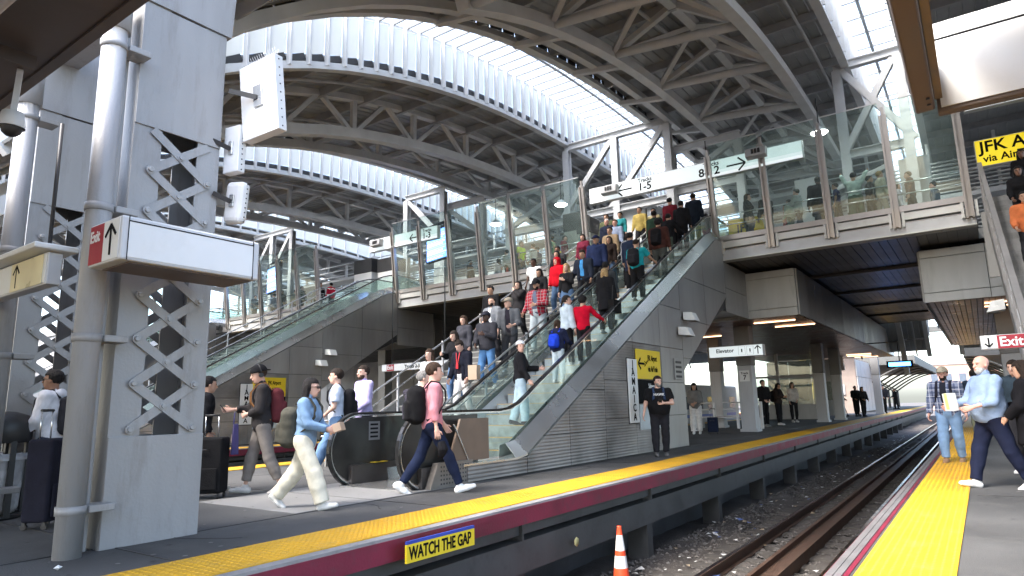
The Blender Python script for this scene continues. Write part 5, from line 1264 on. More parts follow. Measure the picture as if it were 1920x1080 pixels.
    def up_(P_):
        Q_ = tl(P_)
        t_ = torso(P_, off)
        if ts == 'coat': t_ = smin([t_, cone(P_*np.array([1, 1.15, 1]), (0, 0, 1.0-drop), (0, 0, .62-drop), .17*b2, .20*b2)], .05)
        t_ = np.maximum(t_, hem-Q_[..., 2]+.012*np.sin(Q_[..., 0]*14))
        t_ = np.maximum(t_, -(cone(P_, neck+np.array([0, 0, .0]), neck+T@np.array([0, .03, .12]), .062 if ts != 'hoodie' else .055, .09)))
        if slv is None:
            a_ = [np.maximum(cone(P_, sh, el, .062+off*1.3, .056+off*1.5), (P_-limb(sh, el, .72))@((el-sh)/np.linalg.norm(el-sh))) for sh, el, wr, D2 in AR]
        else:
            a_ = armsd(P_, off*.85, slv)
            for i_, (sh, el, wr, D2) in enumerate(AR): a_[i_] = np.maximum(a_[i_], (P_-limb(el, wr, slv-.02))@D2)
        d = smin([t_]+a_, .028)
        if open_: d = np.maximum(d, -(np.maximum(np.abs(Q_[..., 0]+.01*np.sin(Q_[..., 2]*8))-.055-(.03*(1.2-Q_[..., 2])), .02-Q_[..., 1])))
        return d+fold_(P_, .006 if ts in ('tee', 'long', 'polo') else .0075)
    add({'tee': 't_shirt', 'long': 'sweater', 'shirt': 'shirt', 'jacket': 'jacket', 'coat': 'coat', 'hoodie': 'hoodie', 'crop': 'jacket', 'polo': 'polo_shirt'}[ts], *sdf_mesh(up_, (lo[0]-.03, lo[1]-.03, piv[2]-.40), hi+.0, h), tc_)
    if under is not None:
        def un(P_):
            Q_ = tl(P_); d = np.maximum(torso(P_, .008), .90-Q_[..., 2]); return np.maximum(d, -cone(P_, neck, neck+T@np.array([0, .03, .12]), .056, .08))
        add('undershirt', *sdf_mesh(un, (lo[0], lo[1], piv[2]-.1), (hi[0], hi[1], neck[2]+.1), h), cmat(under))
    if ts in ('shirt', 'polo', 'jacket', 'coat'):      # collar
        def co(P_): 
            c0 = neck+T@np.array([0, .004, .005]); d = cone(P_, c0, c0+T@np.array([0, .012, .04]), .072, .066); return np.maximum(np.maximum(d, -(d+.014)), -(cone(P_, c0+T@np.array([0, .1, .06]), c0+T@np.array([0, .1, -.08]), .045, .02)))
        add('collar', *sdf_mesh(co, neck-.12, neck+.14, min(h, .013)), tc_)
    if ts == 'hoodie' and not hood:
        def ho(P_): Q_ = tl(P_); return ell(Q_, (0, -.085, 1.45), (.115, .055, .075))
        add('hood', *sdf_mesh(ho, tf((0, -.1, 1.45))-.17, tf((0, -.1, 1.45))+.17, h), tc_)
    # ---- hair / hats
    hm = HM[hairc]
    nzh = lambda Q_: .004*np.sin(Q_[..., 0]*140+Q_[..., 2]*60)*np.sin(Q_[..., 1]*120+Q_[..., 2]*45)
    def hr(P_):
        Q_ = hl(P_); g = .014 if hair in ('short', 'curly') else .015
        if hair == 'buzz': g = .005
        if hair == 'curly': g = .03
        cap = ell(Q_, (0, -.016, .040), (.077+g, .098+g, .086+g))
        line = .035 if hair != 'curly' else .03
        face_ = np.maximum(np.maximum(line-Q_[..., 1], Q_[..., 2]-.068-(.0 if hair != 'bald' else .2)), -1)
        d = np.maximum(cap, -np.maximum(.022-Q_[..., 1], Q_[..., 2]-.062)) if hair != 'curly' else np.maximum(cap, -np.maximum(.03-Q_[..., 1], Q_[..., 2]-.058))
        d = np.maximum(d, -(Q_[..., 2]+(.045+.3*np.clip(-Q_[..., 1], 0, .1)))) if hair in ('short', 'buzz', 'curly', 'bun', 'pony') else np.maximum(d, -(Q_[..., 2]+.1))
        if hair in ('short', 'buzz', 'curly'): d = np.maximum(d, -np.maximum(Q_[..., 2]-.005, -.02-Q_[..., 1]))
        if hair == 'long':
            bk = smin([cone(Q_, (.045, -.05, -.02), (.075, -.06, -.22), .055, .045), cone(Q_, (-.045, -.05, -.02), (-.075, -.06, -.22), .055, .045), cone(Q_, (0, -.07, -.02), (0, -.09, -.26), .06, .05),
                       cone(Q_, (.080, -.035, .02), (.092, -.01, -.21), .020, .022), cone(Q_, (-.080, -.035, .02), (-.092, -.01, -.21), .020, .022)], .03)
            d = smin([d, bk], .03)
        if hair == 'bob': d = smin([d, cone(Q_, (.05, -.04, -.02), (.06, -.045, -.1), .055, .045), cone(Q_, (-.05, -.04, -.02), (-.06, -.045, -.1), .055, .045)], .03)
        if hair == 'bun': d = smin([d, ell(Q_, (0, -.12, .06), (.045, .04, .045))], .02)
        if hair == 'pony': d = smin([d, cone(Q_, (0, -.11, .05), (0, -.15, -.14), .028, .02)], .02)
        return d+nzh(Q_)
    if hair not in ('none', 'bald'): add('hair', *sdf_mesh(hr, hc-np.array([.19, .19, .36 if hair == 'long' else .2]), hc+.17, max(.009, h*.6)), hm)
    if beard:
        def bd_(P_):
            Q_ = hl(P_); d = smin([ell(Q_, (0, .022, -.037), (.063, .071, .079)), ell(Q_, (0, .046, -.089), (.036, .037, .029))], .03)
            d = np.maximum(d, Q_[..., 2]+.034+.35*np.clip(np.abs(Q_[..., 0])-.03, -1, .0)); d = np.maximum(d, .0-Q_[..., 1])
            d = np.maximum(d, -ell(Q_, (0, .10, -.054), (.024, .03, .010))); return d
        add('beard', *sdf_mesh(bd_, hc-np.array([.1, .05, .17]), hc+np.array([.1, .16, .02]), max(.008, h*.5)), HM[beard])
    # eyes, brows, mouth
    fm = MB()
    for s_ in (-1, 1): fm.lathe([(0, -.006), (.006, -.004), (.0085, 0), (.006, .004), (0, .006)], (s_*.031, .0895, .010), 8)
    for s_ in (-1, 1): fm.beam((s_*.018, .0925, .030), (s_*.046, .084, .031), .006, .005)
    fm.v = [tuple(HR_@np.array(v)+hc) for v in fm.v]; addmb('eyes_and_brows', fm, EYEW)['kind'] = 'stuff'
    if not beard:
        mm = MB(); mm.tube([(-.02, .098, -.055), (0, .104, -.054), (.02, .098, -.055)], .0042, 6); mm.v = [tuple(HR_@np.array(v)+hc) for v in mm.v]; addmb('mouth', mm, LIPM)
    if glasses:
        gm = MB()
        for s_ in (-1, 1): gm.box((s_*.031-.024, .101, -.006), (s_*.031+.024, .106, .026)); gm.beam((s_*.055, .103, .015), (s_*.085, .0, .012), .004, .006)
        gm.v = [tuple(HR_@np.array(v)+hc) for v in gm.v]; addmb('glasses', gm, BLACK)
    if hat:
        kind, hcol = hat; HMt = cmat(hcol)
        def ht(P_):
            Q_ = hl(P_); g = .018 if kind != 'beanie' else .022
            d = ell(Q_, (0, -.014, .045), (.078+g, .099+g, .086+g))
            d = np.maximum(d, .035+.25*np.minimum(Q_[..., 1], 0)*-.2-Q_[..., 2]) if kind in ('cap', 'backcap') else np.maximum(d, (.045+.22*np.clip(Q_[..., 1], -.1, .1))-Q_[..., 2])
            if kind in ('cap', 'backcap'):
                sg = 1 if kind == 'cap' else -1
                br = np.maximum(ell(Q_, (0, sg*.10, .045-.0), (.075, .085, .05)), np.abs(Q_[..., 2]-.050+.25*(sg*Q_[..., 1]-.1))-.007); d = np.minimum(d, np.maximum(br, .04-sg*Q_[..., 1]))
            return d
        add({'cap': 'cap', 'backcap': 'cap', 'beanie': 'beanie'}[kind], *sdf_mesh(ht, hc-.19, hc+np.array([.15, .22, .17]), max(.009, h*.55)), HMt)
    if hood:
        def hd(P_):
            Q_ = hl(P_); d = smin([ell(Q_, (0, -.03, .035), (.108, .128, .120)), ell(Q_, (0, -.04, -.09), (.105, .11, .09))], .05)
            d = np.maximum(d, -(ell(Q_, (0, .10, -.01), (.068, .11, .098)))); return d
        add('hood', *sdf_mesh(hd, hc-.26, hc+.2, max(.01, h*.6)), tc_)
    if phones:
        pm = MB(); pm.tube([(-.092, -.01, .0), (-.098, -.012, .06), (-.06, -.012, .135), (0, -.012, .152), (.06, -.012, .135), (.098, -.012, .06), (.092, -.01, .0)], .008, 8)
        for s_ in (-1, 1): pm.tube([(s_*.08, -.005, -.01), (s_*.108, -.005, -.01)], .032, 14)
        pm.v = [tuple(HR_@np.array(v)+hc) for v in pm.v]; addmb('headphones', pm, BLACK)
    root['_h'] = 1
    return dict(root=root, s=s, tf=tf, T=T, AR=AR, hc=hc, addmb=addmb, add=add, sw=sw, drop=drop, q=h, lab=label, loc=loc, face=face)
def w2(pn, p):   # body-local unit point -> world
    a = math.radians(pn['face']); x, y, z = (float(c)*pn['s'] for c in p)
    return (pn['loc'][0]+x*math.cos(a)-y*math.sin(a), pn['loc'][1]+x*math.sin(a)+y*math.cos(a), pn['loc'][2]+z)
def backpack(pn, label, col, size=(.15, .09, .24), strap=None, flat=False, z=1.19, q=.018, yb=None, rollm=False):
    T, tf, s = pn['T'], pn['tf'], pn['s']; yb = yb if yb is not None else -.105-size[1]
    c = tf((0, yb, z)); t = thing('backpack', label, 'backpack', w2(pn, (0, 0, 0)), math.radians(pn['face']), None)
    m_ = cmat(col)
    ext_ = np.array(size)+.08
    def fn(P_):
        Q_ = (P_-c)@T; d = rbox(Q_*np.array([1, 1, 1.]), (0, 0, 0), size, min(size)*.92); d = smin([d, rbox(Q_, (0, -size[1]*.95, -size[2]*.3), (size[0]*.8, .045, size[2]*.5), .035)], .015)
        if rollm: d = smin([d, cone(Q_, (-size[0], 0, size[2]*.95), (size[0], 0, size[2]*.95), .06, .06)], .02)
        return d+.005*np.sin(Q_[..., 0]*26+Q_[..., 2]*17)*np.sin(Q_[..., 2]*33)
    v, f = sdf_mesh(fn, c-ext_-.05, c+ext_+.05, q); o = link('bag', join([(v, f, 0)], [m_], 'bag'), t); o.scale = (s, s, s)
    sm_ = cmat(strap) if strap is not None else m_
    for sd in (-1, 1):
        x = sd*.105; b = MB(); pts = [tf((x, yb+size[1]*.8, 1.40)), tf((x, -.04, 1.505)), tf((x, .06, 1.485)), tf((x*1.05, .145, 1.38)), tf((x*1.15, .15, 1.25)), tf((x*1.5, .06, 1.10)), tf((x*1.2, yb+size[1], 1.0))]
        P2_ = [Vector(p_) for p_ in pts]
        for a_, c_ in zip(P2_[:-1], P2_[1:]): b.beam(a_, c_, .045, .014, tuple(T@np.array([0, 1., .2])))
        o = link('strap', mesh('strap', b, sm_), t); o.scale = (s, s, s)
    return t
def held(pn, name, label, cat, mb_parts, at_, rot=(0, 0, 0), group=None):
    """something carried: stays a thing of its own, placed at a body-local unit point"""
    t = thing(name, label, cat, w2(pn, at_), 0, group); t.rotation_euler = (rot[0], rot[1], math.radians(pn['face'])+rot[2])
    for nm, mb, m_ in mb_parts: bevel(obj(nm, mb, m_, t), .004, 2)
    return t
def suitcase(label, loc, rz, col, h=.72, w_=.42, d=.27, handle=.3):
    t = thing('suitcase', label, 'suitcase', loc, math.radians(rz)); m_ = cmat(col)
    b = MB(); b.box((-w_/2, -d/2, .07), (w_/2, d/2, h)); bevel(obj('shell', b, m_, t), .035, 4)
    b = MB(); b.box((-w_*.4, -d/2-.03, .12), (w_*.4, -d/2-.002, h*.5)); bevel(obj('front_pocket', b, m_, t), .015, 2)
    b = MB(); b.tube([(-.07, -d/2-.01, h*.8), (-.06, -d/2-.035, h*.8), (.06, -d/2-.035, h*.8), (.07, -d/2-.01, h*.8)], .01, 8); obj('grab_handle', b, BLACK, t)
    for sx in (-1, 1):
        for sy in (-1, 1):
            b = MB(); b.tube([(sx*w_*.42-.012, sy*d*.38, .03), (sx*w_*.42+.012, sy*d*.38, .03)], .03, 14); obj('wheel', b, BLACK, t); b = MB(); b.box((sx*w_*.42-.016, sy*d*.38-.016, .035), (sx*w_*.42+.016, sy*d*.38+.016, .075)); obj('wheel_fork', b, DARK, t)
    if handle:
        for sx in (-1, 1): b = MB(); b.tube([(sx*.09, d*.35, h-.02), (sx*.09, d*.35, h+handle)], .008, 8); obj('telescopic_rod', b, ALU, t)
        b = MB(); b.tube([(-.1, d*.35, h+handle), (.1, d*.35, h+handle)], .015, 8); obj('grip', b, BLACK, t)
    return t
def phone(pn, hand=0, lab='dark phone held in a hand'):
    sh, el, wr, D2 = pn['AR'][hand]; p = wr+D2*.10; 
    b = MB(); b.box((-.036, -.005, -.07), (.036, .005, .07))
    return held(pn, 'phone', lab, 'phone', [('case', b, BLACK)], p+np.array([0, .01, .03]), (-.7, 0, 0))
def zs(y): return max(0, min(6.3, (math.floor((y-9.3)/(6.3/36/.545))+1)*6.3/36)) if y > 9.3 else 0
def ze(y):
    if y < 9.05: return .02
    k = math.floor((y-9.05)/(.2/SL)); return min(6.3, .2*(k+1)+.0)
import time as _t; _T0 = _t.time()
JEAN = (.10, .17, .30); JEANL = (.30, .42, .55); BLK = (.014, .014, .016); DK = (.03, .03, .035); NAVY = (.015, .022, .05); WHT_ = (.70, .72, .76); SHW = (.72, .72, .70)
GP = 'people walking along the middle platform'
# --- near walkers
A = person('man in a white hoodie under a dark jacket looking left behind the near drain pipe', (-9.45, 3.42, 0), 1.74, 138, GP, 'brown', 'short', 'black', ((.62, .62, .66), 'hoodie'), None, (NAVY, 'reg'), SHW, ((12, 5), (-10, 14)), ((5, 6, 30, 10), (12, 8, 40, 20)), glasses=True, q=.018)
backpack(A, 'dark backpack on the man in the white hoodie', DK)
suitcase('dark upright suitcase standing between the litter bin and the near drain pipe', (-8.3, 3.05, 0), 128, (.02, .02, .03), .92, .44, .27)
held(A, 'handbag', 'brown leather bag beside the white hoodie', 'bag', [('body', MB().box((-.16, -.06, -.2), (.16, .06, .02)), mat('brown leather', (.12, .05, .03), .45)), ('handle', MB().tube([(-.1, 0, .0), (-.06, 0, .15), (.06, 0, .15), (.1, 0, 0)], .01, 6), mat('brown leather', (.12, .05, .03), .45))], (.28, .05, .95))
Bp = person('person in a black hooded jacket with white sleeve lettering right of the near column', (-9.55, 5.42, 0), 1.74, -20, GP, 'tan', 'short', 'black', (BLK, 'hoodie'), None, (DK, 'reg'), (.5, .48, .42), ((20, 8), (-22, 30)), ((-5, 12, 25, 10), (10, 12, 20, 10)), lean=5, q=.02)
suitcase('large black rolling suitcase right of the near lattice column', (-8.92, 5.18, 0), 40, (.012, .012, .013), .82, .5, .32)
t = thing('sleeve_print', 'white lettering down the black hooded sleeve', 'print', (0, 0, 0)); bpy.data.objects.remove(t)
C_ = person('man in headphones and backwards cap holding a phone and a navy tote', (-8.68, 5.85, 0), 1.86, 150, GP, 'light', 'short', 'brown', ((.035, .032, .033), 'shirt', .75), None, ((.20, .18, .165), 'rolled'), (.55, .53, .50), ((14, 4), (-14, 10)), ((28, 10, 62, 5), (10, 6, 78, 55)), hat=('backcap', BLK), phones=True, pitch=12, yaw=15, q=.016, lean=2)
backpack(C_, 'dark red and brown backpack on the man in headphones', (.10, .025, .03), strap=(.25, .12, .05))
phone(C_, 0, 'phone held out by the man in headphones')
TB = mat('navy tote fabric', (.025, .02, .09), .7)
tb = MB(); tb.add([(-.17,-.05,-.42),(.17,-.05,-.42),(.17,.05,-.42),(-.17,.05,-.42),(-.19,-.03,0),(.19,-.03,0),(.19,.03,0),(-.19,.03,0)], [(0,3,2,1),(4,5,6,7),(0,1,5,4),(1,2,6,5),(2,3,7,6),(3,0,4,7)])
lg = MB(); lg.lathe([(0, .004), (.10, .004), (.10, 0)], n=24); lg.rot(Matrix.Rotation(math.pi/2, 3, 'X')); lg.v = [(x, y+.052, z*.62-.2) for x, y, z in lg.v]
hd1 = MB(); hd1.tube([(-.09, .03, 0), (-.06, .02, .16), (.06, .02, .16), (.09, .03, 0)], .008, 6)
TT = held(C_, 'tote_bag', 'navy tote bag with a pale oval emblem carried by the man in headphones', 'bag', [('body', tb, TB), ('emblem', lg, mat('tote emblem', (.45, .36, .36), .6)), ('handle', hd1, TB)], (-.02, .33, .93), (0, 0, 0))
D_ = person('woman with long black hair in a denim shirt and wide cream trousers', (-6.76, 5.17, 0), 1.60, -62, GP, 'light', 'long', 'black', ((.19, .30, .45), 'shirt'), None, ((.66, .62, .50), 'wide', ), (.62, .62, .60), ((24, 6), (-24, 16)), ((22, 8, 62, 30), (18, 8, 66, 40)), fem=True, glasses=True, q=.016, lean=3)
backpack(D_, 'big olive grey backpack on the woman in the denim shirt', (.07, .068, .055), (.17, .12, .27), z=1.10)
held(D_, 'snack_box', 'small kraft paper box held by the woman in denim', 'box', [('box', MB().box((-.07, -.05, -.05), (.07, .05, .05)), mat('kraft', (.45, .33, .24), .7))], (.02, .46, 1.04), (.3, 0, 0))
E_ = person('man in a white tee and light blue jeans with a black backpack', (-9.56, 7.96, 0), 1.98, 138, GP, 'light', 'short', 'dkbrown', ((.62, .68, .80), 'tee'), None, ((.14, .24, .40), 'reg'), (.3, .3, .3), ((26, 6), (-20, 18)), ((14, 8, 30, 15), (8, 8, 50, 35)), beard='dkbrown' if False else None, q=.017)
backpack(E_, 'black backpack on the man in the white tee', BLK)
F_ = person('bearded man in a lavender button shirt', (-10.12, 9.10, 0), 2.04, 165, GP, 'light', 'short', 'dkbrown', ((.40, .36, .58), 'shirt'), None, (DK, 'reg'), BLK, ((10, 4), (-10, 8)), ((6, 6, 20, 10), (10, 8, 50, 40)), beard='brown', yaw=10, q=.018)
G_ = person('grey haired man seen from behind wearing a grey backpack beside the newels', (-7.72, 8.25, 0), 1.80, 0, GP, 'light', 'short', 'grey', ((.025, .024, .028), 'tee'), None, ((.05, .05, .055), 'reg'), (.04, .04, .045), ((14, 6), (-12, 20)), ((8, 8, 40, 25), (6, 8, 35, 20)), yaw=-45, q=.018)
backpack(G_, 'charcoal backpack on the grey haired man', (.045, .042, .055), (.16, .11, .25), strap=(.16, .16, .165), z=1.16, rollm=True)
H_ = person('man in a pink sweater and navy trousers striding past the newel', (-6.33, 6.97, 0), 1.87, -38, GP, 'light', 'curly' if False else 'short', 'brown', ((.56, .235, .27), 'long', .62), None, ((.014, .02, .045), 'slim'), SHW, ((26, 4), (-22, 14)), ((-6, 8, 14, 8), (12, 8, 22, 10)), q=.016)
backpack(H_, 'black backpack on the man in the pink sweater', (.012, .012, .014), (.165, .115, .25), z=1.20)
held(H_, 'dark_cap', 'dark cap dangling from the hand of the man in pink', 'cap', [('cloth', MB().tube([(0, 0, .04), (.02, .02, -.06), (0, 0, -.17)], [.05, .075, .03], 10), fabric('dark cloth', (.012, .012, .014)))], (.27, .06, .62))
I_ = person('big man in a black tee looking at us by the vertical name board', (-5.9, 13.9, 0), 1.75, -152, None, 'light', 'short', 'dkbrown', ((.012, .012, .015), 'tee'), None, ((.022, .022, .026), 'reg'), (.12, .12, .12), ((3, 2), (-3, 2)), ((4, 14, 12, 5), (20, 12, 88, 50)), build=1.30, belly=.9, beard='grey', yaw=25, q=.019)
backpack(I_, 'small dark blue backpack on the big man in the black tee', (.03, .05, .10), (.12, .07, .18), z=1.12)
phone(I_, 1, 'phone in the hand of the big man in the black tee')
o = text('HAWK', (0, 0, 0), .075, I_['root'], WHITE, (math.pi/2, 0, math.pi), 'CENTER'); o.location = (0, .185, 1.335)
# --- farther on the middle platform
GW = 'people waiting along the middle platform'
J_ = person('woman with long black hair in a grey jacket and white trousers by the clad wall', (-8.72, 23.9, 0), 1.86, -165, GW, 'tan', 'long', 'black', ((.20, .19, .18), 'jacket'), None, ((.66, .64, .62), 'wide'), SHW, ((4, 2), (-2, 2)), ((8, 6, 60, 30), (10, 6, 70, 40)), fem=True, pitch=15, q=.026)
suitcase('small dark suitcase beside the woman in white trousers', (-8.15, 24.0, 0), 10, (.015, .02, .04), .6, .36, .24)
K1 = person('man in black with hands together left of the waiting trio', (-8.07, 30.8, 0), 2.08, -130, GW, 'light', 'short', 'black', (BLK, 'jacket'), None, (BLK, 'reg'), (.3, .3, .3), ((3, 0), (-3, 0)), ((10, 6, 50, 45), (10, 6, 50, 45)), q=.03)
K2 = person('woman with dark hair reading her phone in the middle of the waiting trio', (-7.99, 33.0, 0), 1.98, -110, GW, 'tan', 'long', 'black', ((.03, .022, .02), 'jacket'), None, (BLK, 'reg'), SHW, ((3, 0), (-3, 0)), ((22, 8, 75, 30), (22, 8, 75, 30)), fem=True, pitch=20, q=.03)
backpack(K2, 'dark backpack on the woman in the middle of the trio', BLK, q=.03)
K3 = person('woman in a white cardigan right of the waiting trio beside the wide column', (-8.2, 37.0, 0), 2.08, -150, GW, 'tan', 'long', 'black', ((.50, .47, .45), 'long'), None, (BLK, 'slim'), SHW, ((3, 0), (-3, 0)), ((5, 6, 20, 10), (8, 6, 40, 40)), fem=True, q=.03)
for (x, y, H, ph, lab, c, hw_) in ((-7.75, 48, 1.9, -60, 'distant person in black leaning on a scooter', BLK, 'short'), (-6.87, 48.5, 1.98, -150, 'left of a distant pair in black by the station house wall', BLK, 'short'), (-6.4, 48, 1.9, -140, 'right of a distant pair in black by the station house wall', (.02, .02, .022), 'long'),
        (-6.2, 57, 2.1, -150, 'distant man in a dark suit and pale shirt by the slim column', (.02, .02, .024), 'short'), (-7.4, 78, 2.1, 120, 'most distant dark figure far down the middle platform', BLK, 'short')):
    person(lab, (x, y, 0), H, ph, GW, 'tan', hw_, 'black', (c, 'jacket'), None, (BLK, 'reg'), BLK, ((6, 3), (-6, 3)), ((15, 8, 50, 30), (12, 8, 40, 25)), q=.04)
t = thing('scooter', 'distant kick scooter beside the leaning person', 'scooter', (-7.35, 47.9, 0)); b = MB(); b.tube([(0, 0, .1), (-.25, 0, 1.0)], .025, 6); obj('stem', b, DARK, t); b = MB(); b.tube([(-.25, -.2, 1.02), (-.25, .2, 1.02)], .02, 6); obj('handlebar', b, DARK, t); b = MB(); b.box((0, -.07, .08), (.7, .07, .12)); obj('deck', b, DARK, t)
for x in (0, .72): b = MB(); b.tube([(x, -.02, .08), (x, .02, .08)], .08, 10); obj('wheel', b, BLACK, t)
# --- near platform, right
GN = 'people on the near platform'
fabric('blue plaid flannel', (.20, .23, .33), [('X', .09, .28, (.05, .07, .14)), ('Z', .09, .28, (.05, .07, .14)), ('X', .12, .08, (.6, .62, .68)), ('Z', .12, .08, (.6, .62, .68))])
L_ = person('bearded man in a khaki cap and blue plaid shirt over a dark tee', (-.56, 14.16, 0), 1.68, 172, GN, 'pink', 'short', 'brown', ('blue plaid flannel', 'shirt'), (.018, .02, .03), ((.20, .32, .50), 'reg'), (.32, .20, .12), ((10, 4), (-6, 12)), ((2, 10, 12, 6), (2, 10, 12, 6)), beard='dkbrown', hat=('cap', (.30, .27, .21)), open_=True, build=1.12, q=.016)
backpack(L_, 'dark backpack on the man in the blue plaid shirt', (.02, .02, .03), (.13, .09, .2), q=.02)
M_ = person('bald heavy man in a blue quarter zip sweater holding a white paper bag', (.03, 10.5, 0), 1.70, 118, GN, 'pink', 'bald', 'white', ((.25, .34, .50), 'long', .60), None, ((.014, .018, .04), 'reg'), SHW, ((18, 4), (-18, 8)), ((24, 10, 52, 10), (18, 10, 58, 12)), build=1.32, belly=.75, beard='white', yaw=18, q=.015)
def bald_collar():
    T, tf = M_['T'], M_['tf']
    neck = tf((0, -.005, 1.46))
    def co(P_):
        c0 = neck; d = cone(P_, c0, c0+T@np.array([0, .012, .055]), .080, .074); return np.maximum(d, -(d+.014))
    M_['add']('collar', *sdf_mesh(co, neck-.12, neck+.15, .014), cmat((.25, .34, .50)))
bald_collar()
held(M_, 'paper_bag', 'white and yellow paper bag held by the bald man', 'bag', [('bag', MB().box((-.07, -.04, -.02), (.07, .04, .20)), mat('white paper bag', (.62, .64, .62), .6)), ('yellow_print', MB().box((-.015, -.044, 0), (.04, .044, .199)), mat('paper bag yellow', (.75, .68, .2), .6))], (-.10, .50, 1.02), (-.1, 0, .2))
person('man in dark clothes seen from behind between the plaid and the bald man', (-.15, 20.0, 0), 1.80, 10, GN, 'tan', 'short', 'black', ((.02, .03, .05), 'jacket'), None, ((.16, .17, .12), 'reg'), BLK, ((8, 3), (-8, 6)), ((5, 8, 15, 5), (5, 8, 15, 5)), q=.025)
person('woman in a black coat and hood of hair at the right edge', (.45, 10.4, 0), 1.58, 70, GN, 'tan', 'long', 'dkbrown', ((.010, .010, .012), 'coat'), None, (BLK, 'reg'), BLK, ((6, 2), (-6, 4)), ((20, 10, 70, 30), (10, 10, 40, 20)), fem=True, pitch=10, q=.019, build=1.15)
person('person with dark hair just behind the bald man', (.42, 12.6, 0), 1.68, 160, GN, 'light', 'short', 'dkbrown', ((.03, .045, .06), 'jacket'), None, (DK, 'reg'), (.7, .7, .68), ((6, 2), (-6, 4)), ((10, 10, 30, 10), (10, 10, 30, 10)), q=.022)
person('person with a dark ponytail behind the woman in black', (.75, 13.6, 0), 1.66, 150, GN, 'tan', 'pony', 'black', ((.02, .02, .022), 'jacket'), None, (DK, 'reg'), BLK, ((4, 2), (-4, 4)), ((10, 10, 60, 30), (10, 10, 30, 10)), fem=True, q=.025)
# --- coming down the stairs
GS = 'people coming down the crowded stairs'
ST = ((12, 16), (-4, 22)); ST2 = ((-2, 20), (14, 20))
fabric('red plaid flannel', (.30, .02, .035), [('X', .075, .22, (.03, .015, .03)), ('Z', .075, .22, (.03, .015, .03)), ('X', .075, .07, (.65, .6, .6)), ('Z', .075, .07, (.65, .6, .6))])
def S_(lab, x, y, H=1.72, f=180, **k):
    k.setdefault('legs', ST); k.setdefault('q', .022); return person(lab, (x, y, zs(y)), H, f, GS, **k)
S_('person in a bright red hooded sweatshirt on the stairs', -9.6, 15.88, 1.70, 170, skin='light', hair='short', hairc='black', top=((.50, .008, .02), 'hoodie'), hood=True, pants=(JEAN, 'reg'), arms=((5, 6, 12, 5), (5, 6, 12, 5)))
S_('blond woman in black holding something pale on the stairs', -8.95, 15.3, 1.68, 185, skin='light', hair='long', hairc='blond', top=(BLK, 'long'), pants=(JEAN, 'reg'), fem=True, arms=((5, 6, 12, 5), (25, 8, 95, 40)))
S_('man in a dark suit jacket and bright blue shirt on the stairs', -8.75, 15.92, 1.8, 180, skin='tan', hair='short', hairc='dkbrown', top=((.02, .025, .04), 'jacket'), under=(.06, .25, .55), open_=True, pants=(DK, 'reg'), pitch=15, build=1.1, arms=((10, 10, 30, 5), (5, 8, 15, 5)))
S_('man in a navy cap and navy vest high on the stairs', -8.75, 16.75, 1.86, 190, skin='tan', hair='short', hairc='grey', top=((.02, .03, .08), 'jacket'), pants=(DK, 'reg'), hat=('cap', (.01, .015, .05)), build=1.1, yaw=-15)
S_('big bearded man in a red plaid shirt and black cap on the stairs', -8.85, 13.65, 1.86, 182, skin='tan', hair='short', hairc='black', top=('red plaid flannel', 'shirt'), under=(.09, .11, .16), open_=True, pants=((.40, .45, .48), 'reg'), hat=('cap', BLK), beard='black', pitch=18, build=1.2, belly=.5, q=.018, arms=((8, 12, 30, 5), (18, 10, 75, 45)))
S_('dark haired woman shading her face with a hand on the stairs', -9.78, 14.15, 1.66, 175, skin='light', hair='long', hairc='black', top=((.03, .028, .03), 'jacket'), pants=(BLK, 'reg'), fem=True, arms=((5, 6, 15, 5), (60, 10, 120, 30)))
S_('woman with long dark hair behind the red plaid man', -9.8, 15.26, 1.65, 180, skin='tan', hair='long', hairc='black', top=((.02, .02, .022), 'jacket'), pants=(BLK, 'reg'), fem=True, pitch=10)
S_('bearded man in a grey vest over a white shirt on the stairs', -9.9, 13.14, 1.82, 178, skin='light', hair='buzz', hairc='dkbrown', top=((.17, .18, .20), 'jacket', .05), under=(.62, .64, .68), open_=True, pants=(DK, 'reg'), beard='black', q=.018, arms=((8, 12, 40, 5), (5, 8, 15, 5)))
S_('man in a beige cap and open grey jacket turned aside on the stairs', -9.0, 12.6, 1.80, 200, skin='light', hair='short', hairc='grey', top=((.09, .095, .105), 'jacket', .5), under=(.02, .018, .025), open_=True, pants=((.05, .05, .055), 'reg'), hat=('cap', (.25, .22, .18)), yaw=-35, q=.018, arms=((5, 8, 20, 5), (10, 10, 70, 30)))
S_('man in a black cap and dark jacket with blue jeans on the stairs', -9.25, 12.04, 1.78, 182, skin='dark', hair='short', hairc='black', top=((.035, .035, .042), 'jacket'), pants=((.10, .22, .42), 'reg'), hat=('cap', (.03, .03, .04)), q=.018, build=1.1, arms=((14, 8, 45, 40), (16, 10, 95, 30)))
S_('woman with wavy dark hair lowest on the left of the stairs', -9.75, 11.5, 1.68, 175, skin='light', hair='long', hairc='dkbrown', top=(BLK, 'jacket'), pants=(JEAN, 'reg'), fem=True, pitch=12, q=.018, arms=((20, 8, 80, 20), (5, 8, 15, 5)))
W2_ = S_('woman looking down in a black jacket with a red lanyard and white trousers', -8.95, 10.78, 1.72, 178, skin='light', hair='short', hairc='dkbrown', top=((.015, .016, .025), 'jacket'), under=(.02, .015, .02), open_=True, pants=((.62, .61, .60), 'reg'), pitch=32, q=.017, arms=((8, 8, 15, 5), (8, 8, 15, 5)))
b = MB()
for sd in (-1, 1): b.beam((sd*.05, .135, 1.42), (sd*.012, .165, 1.18), .02, .006, (0, 1, 0))
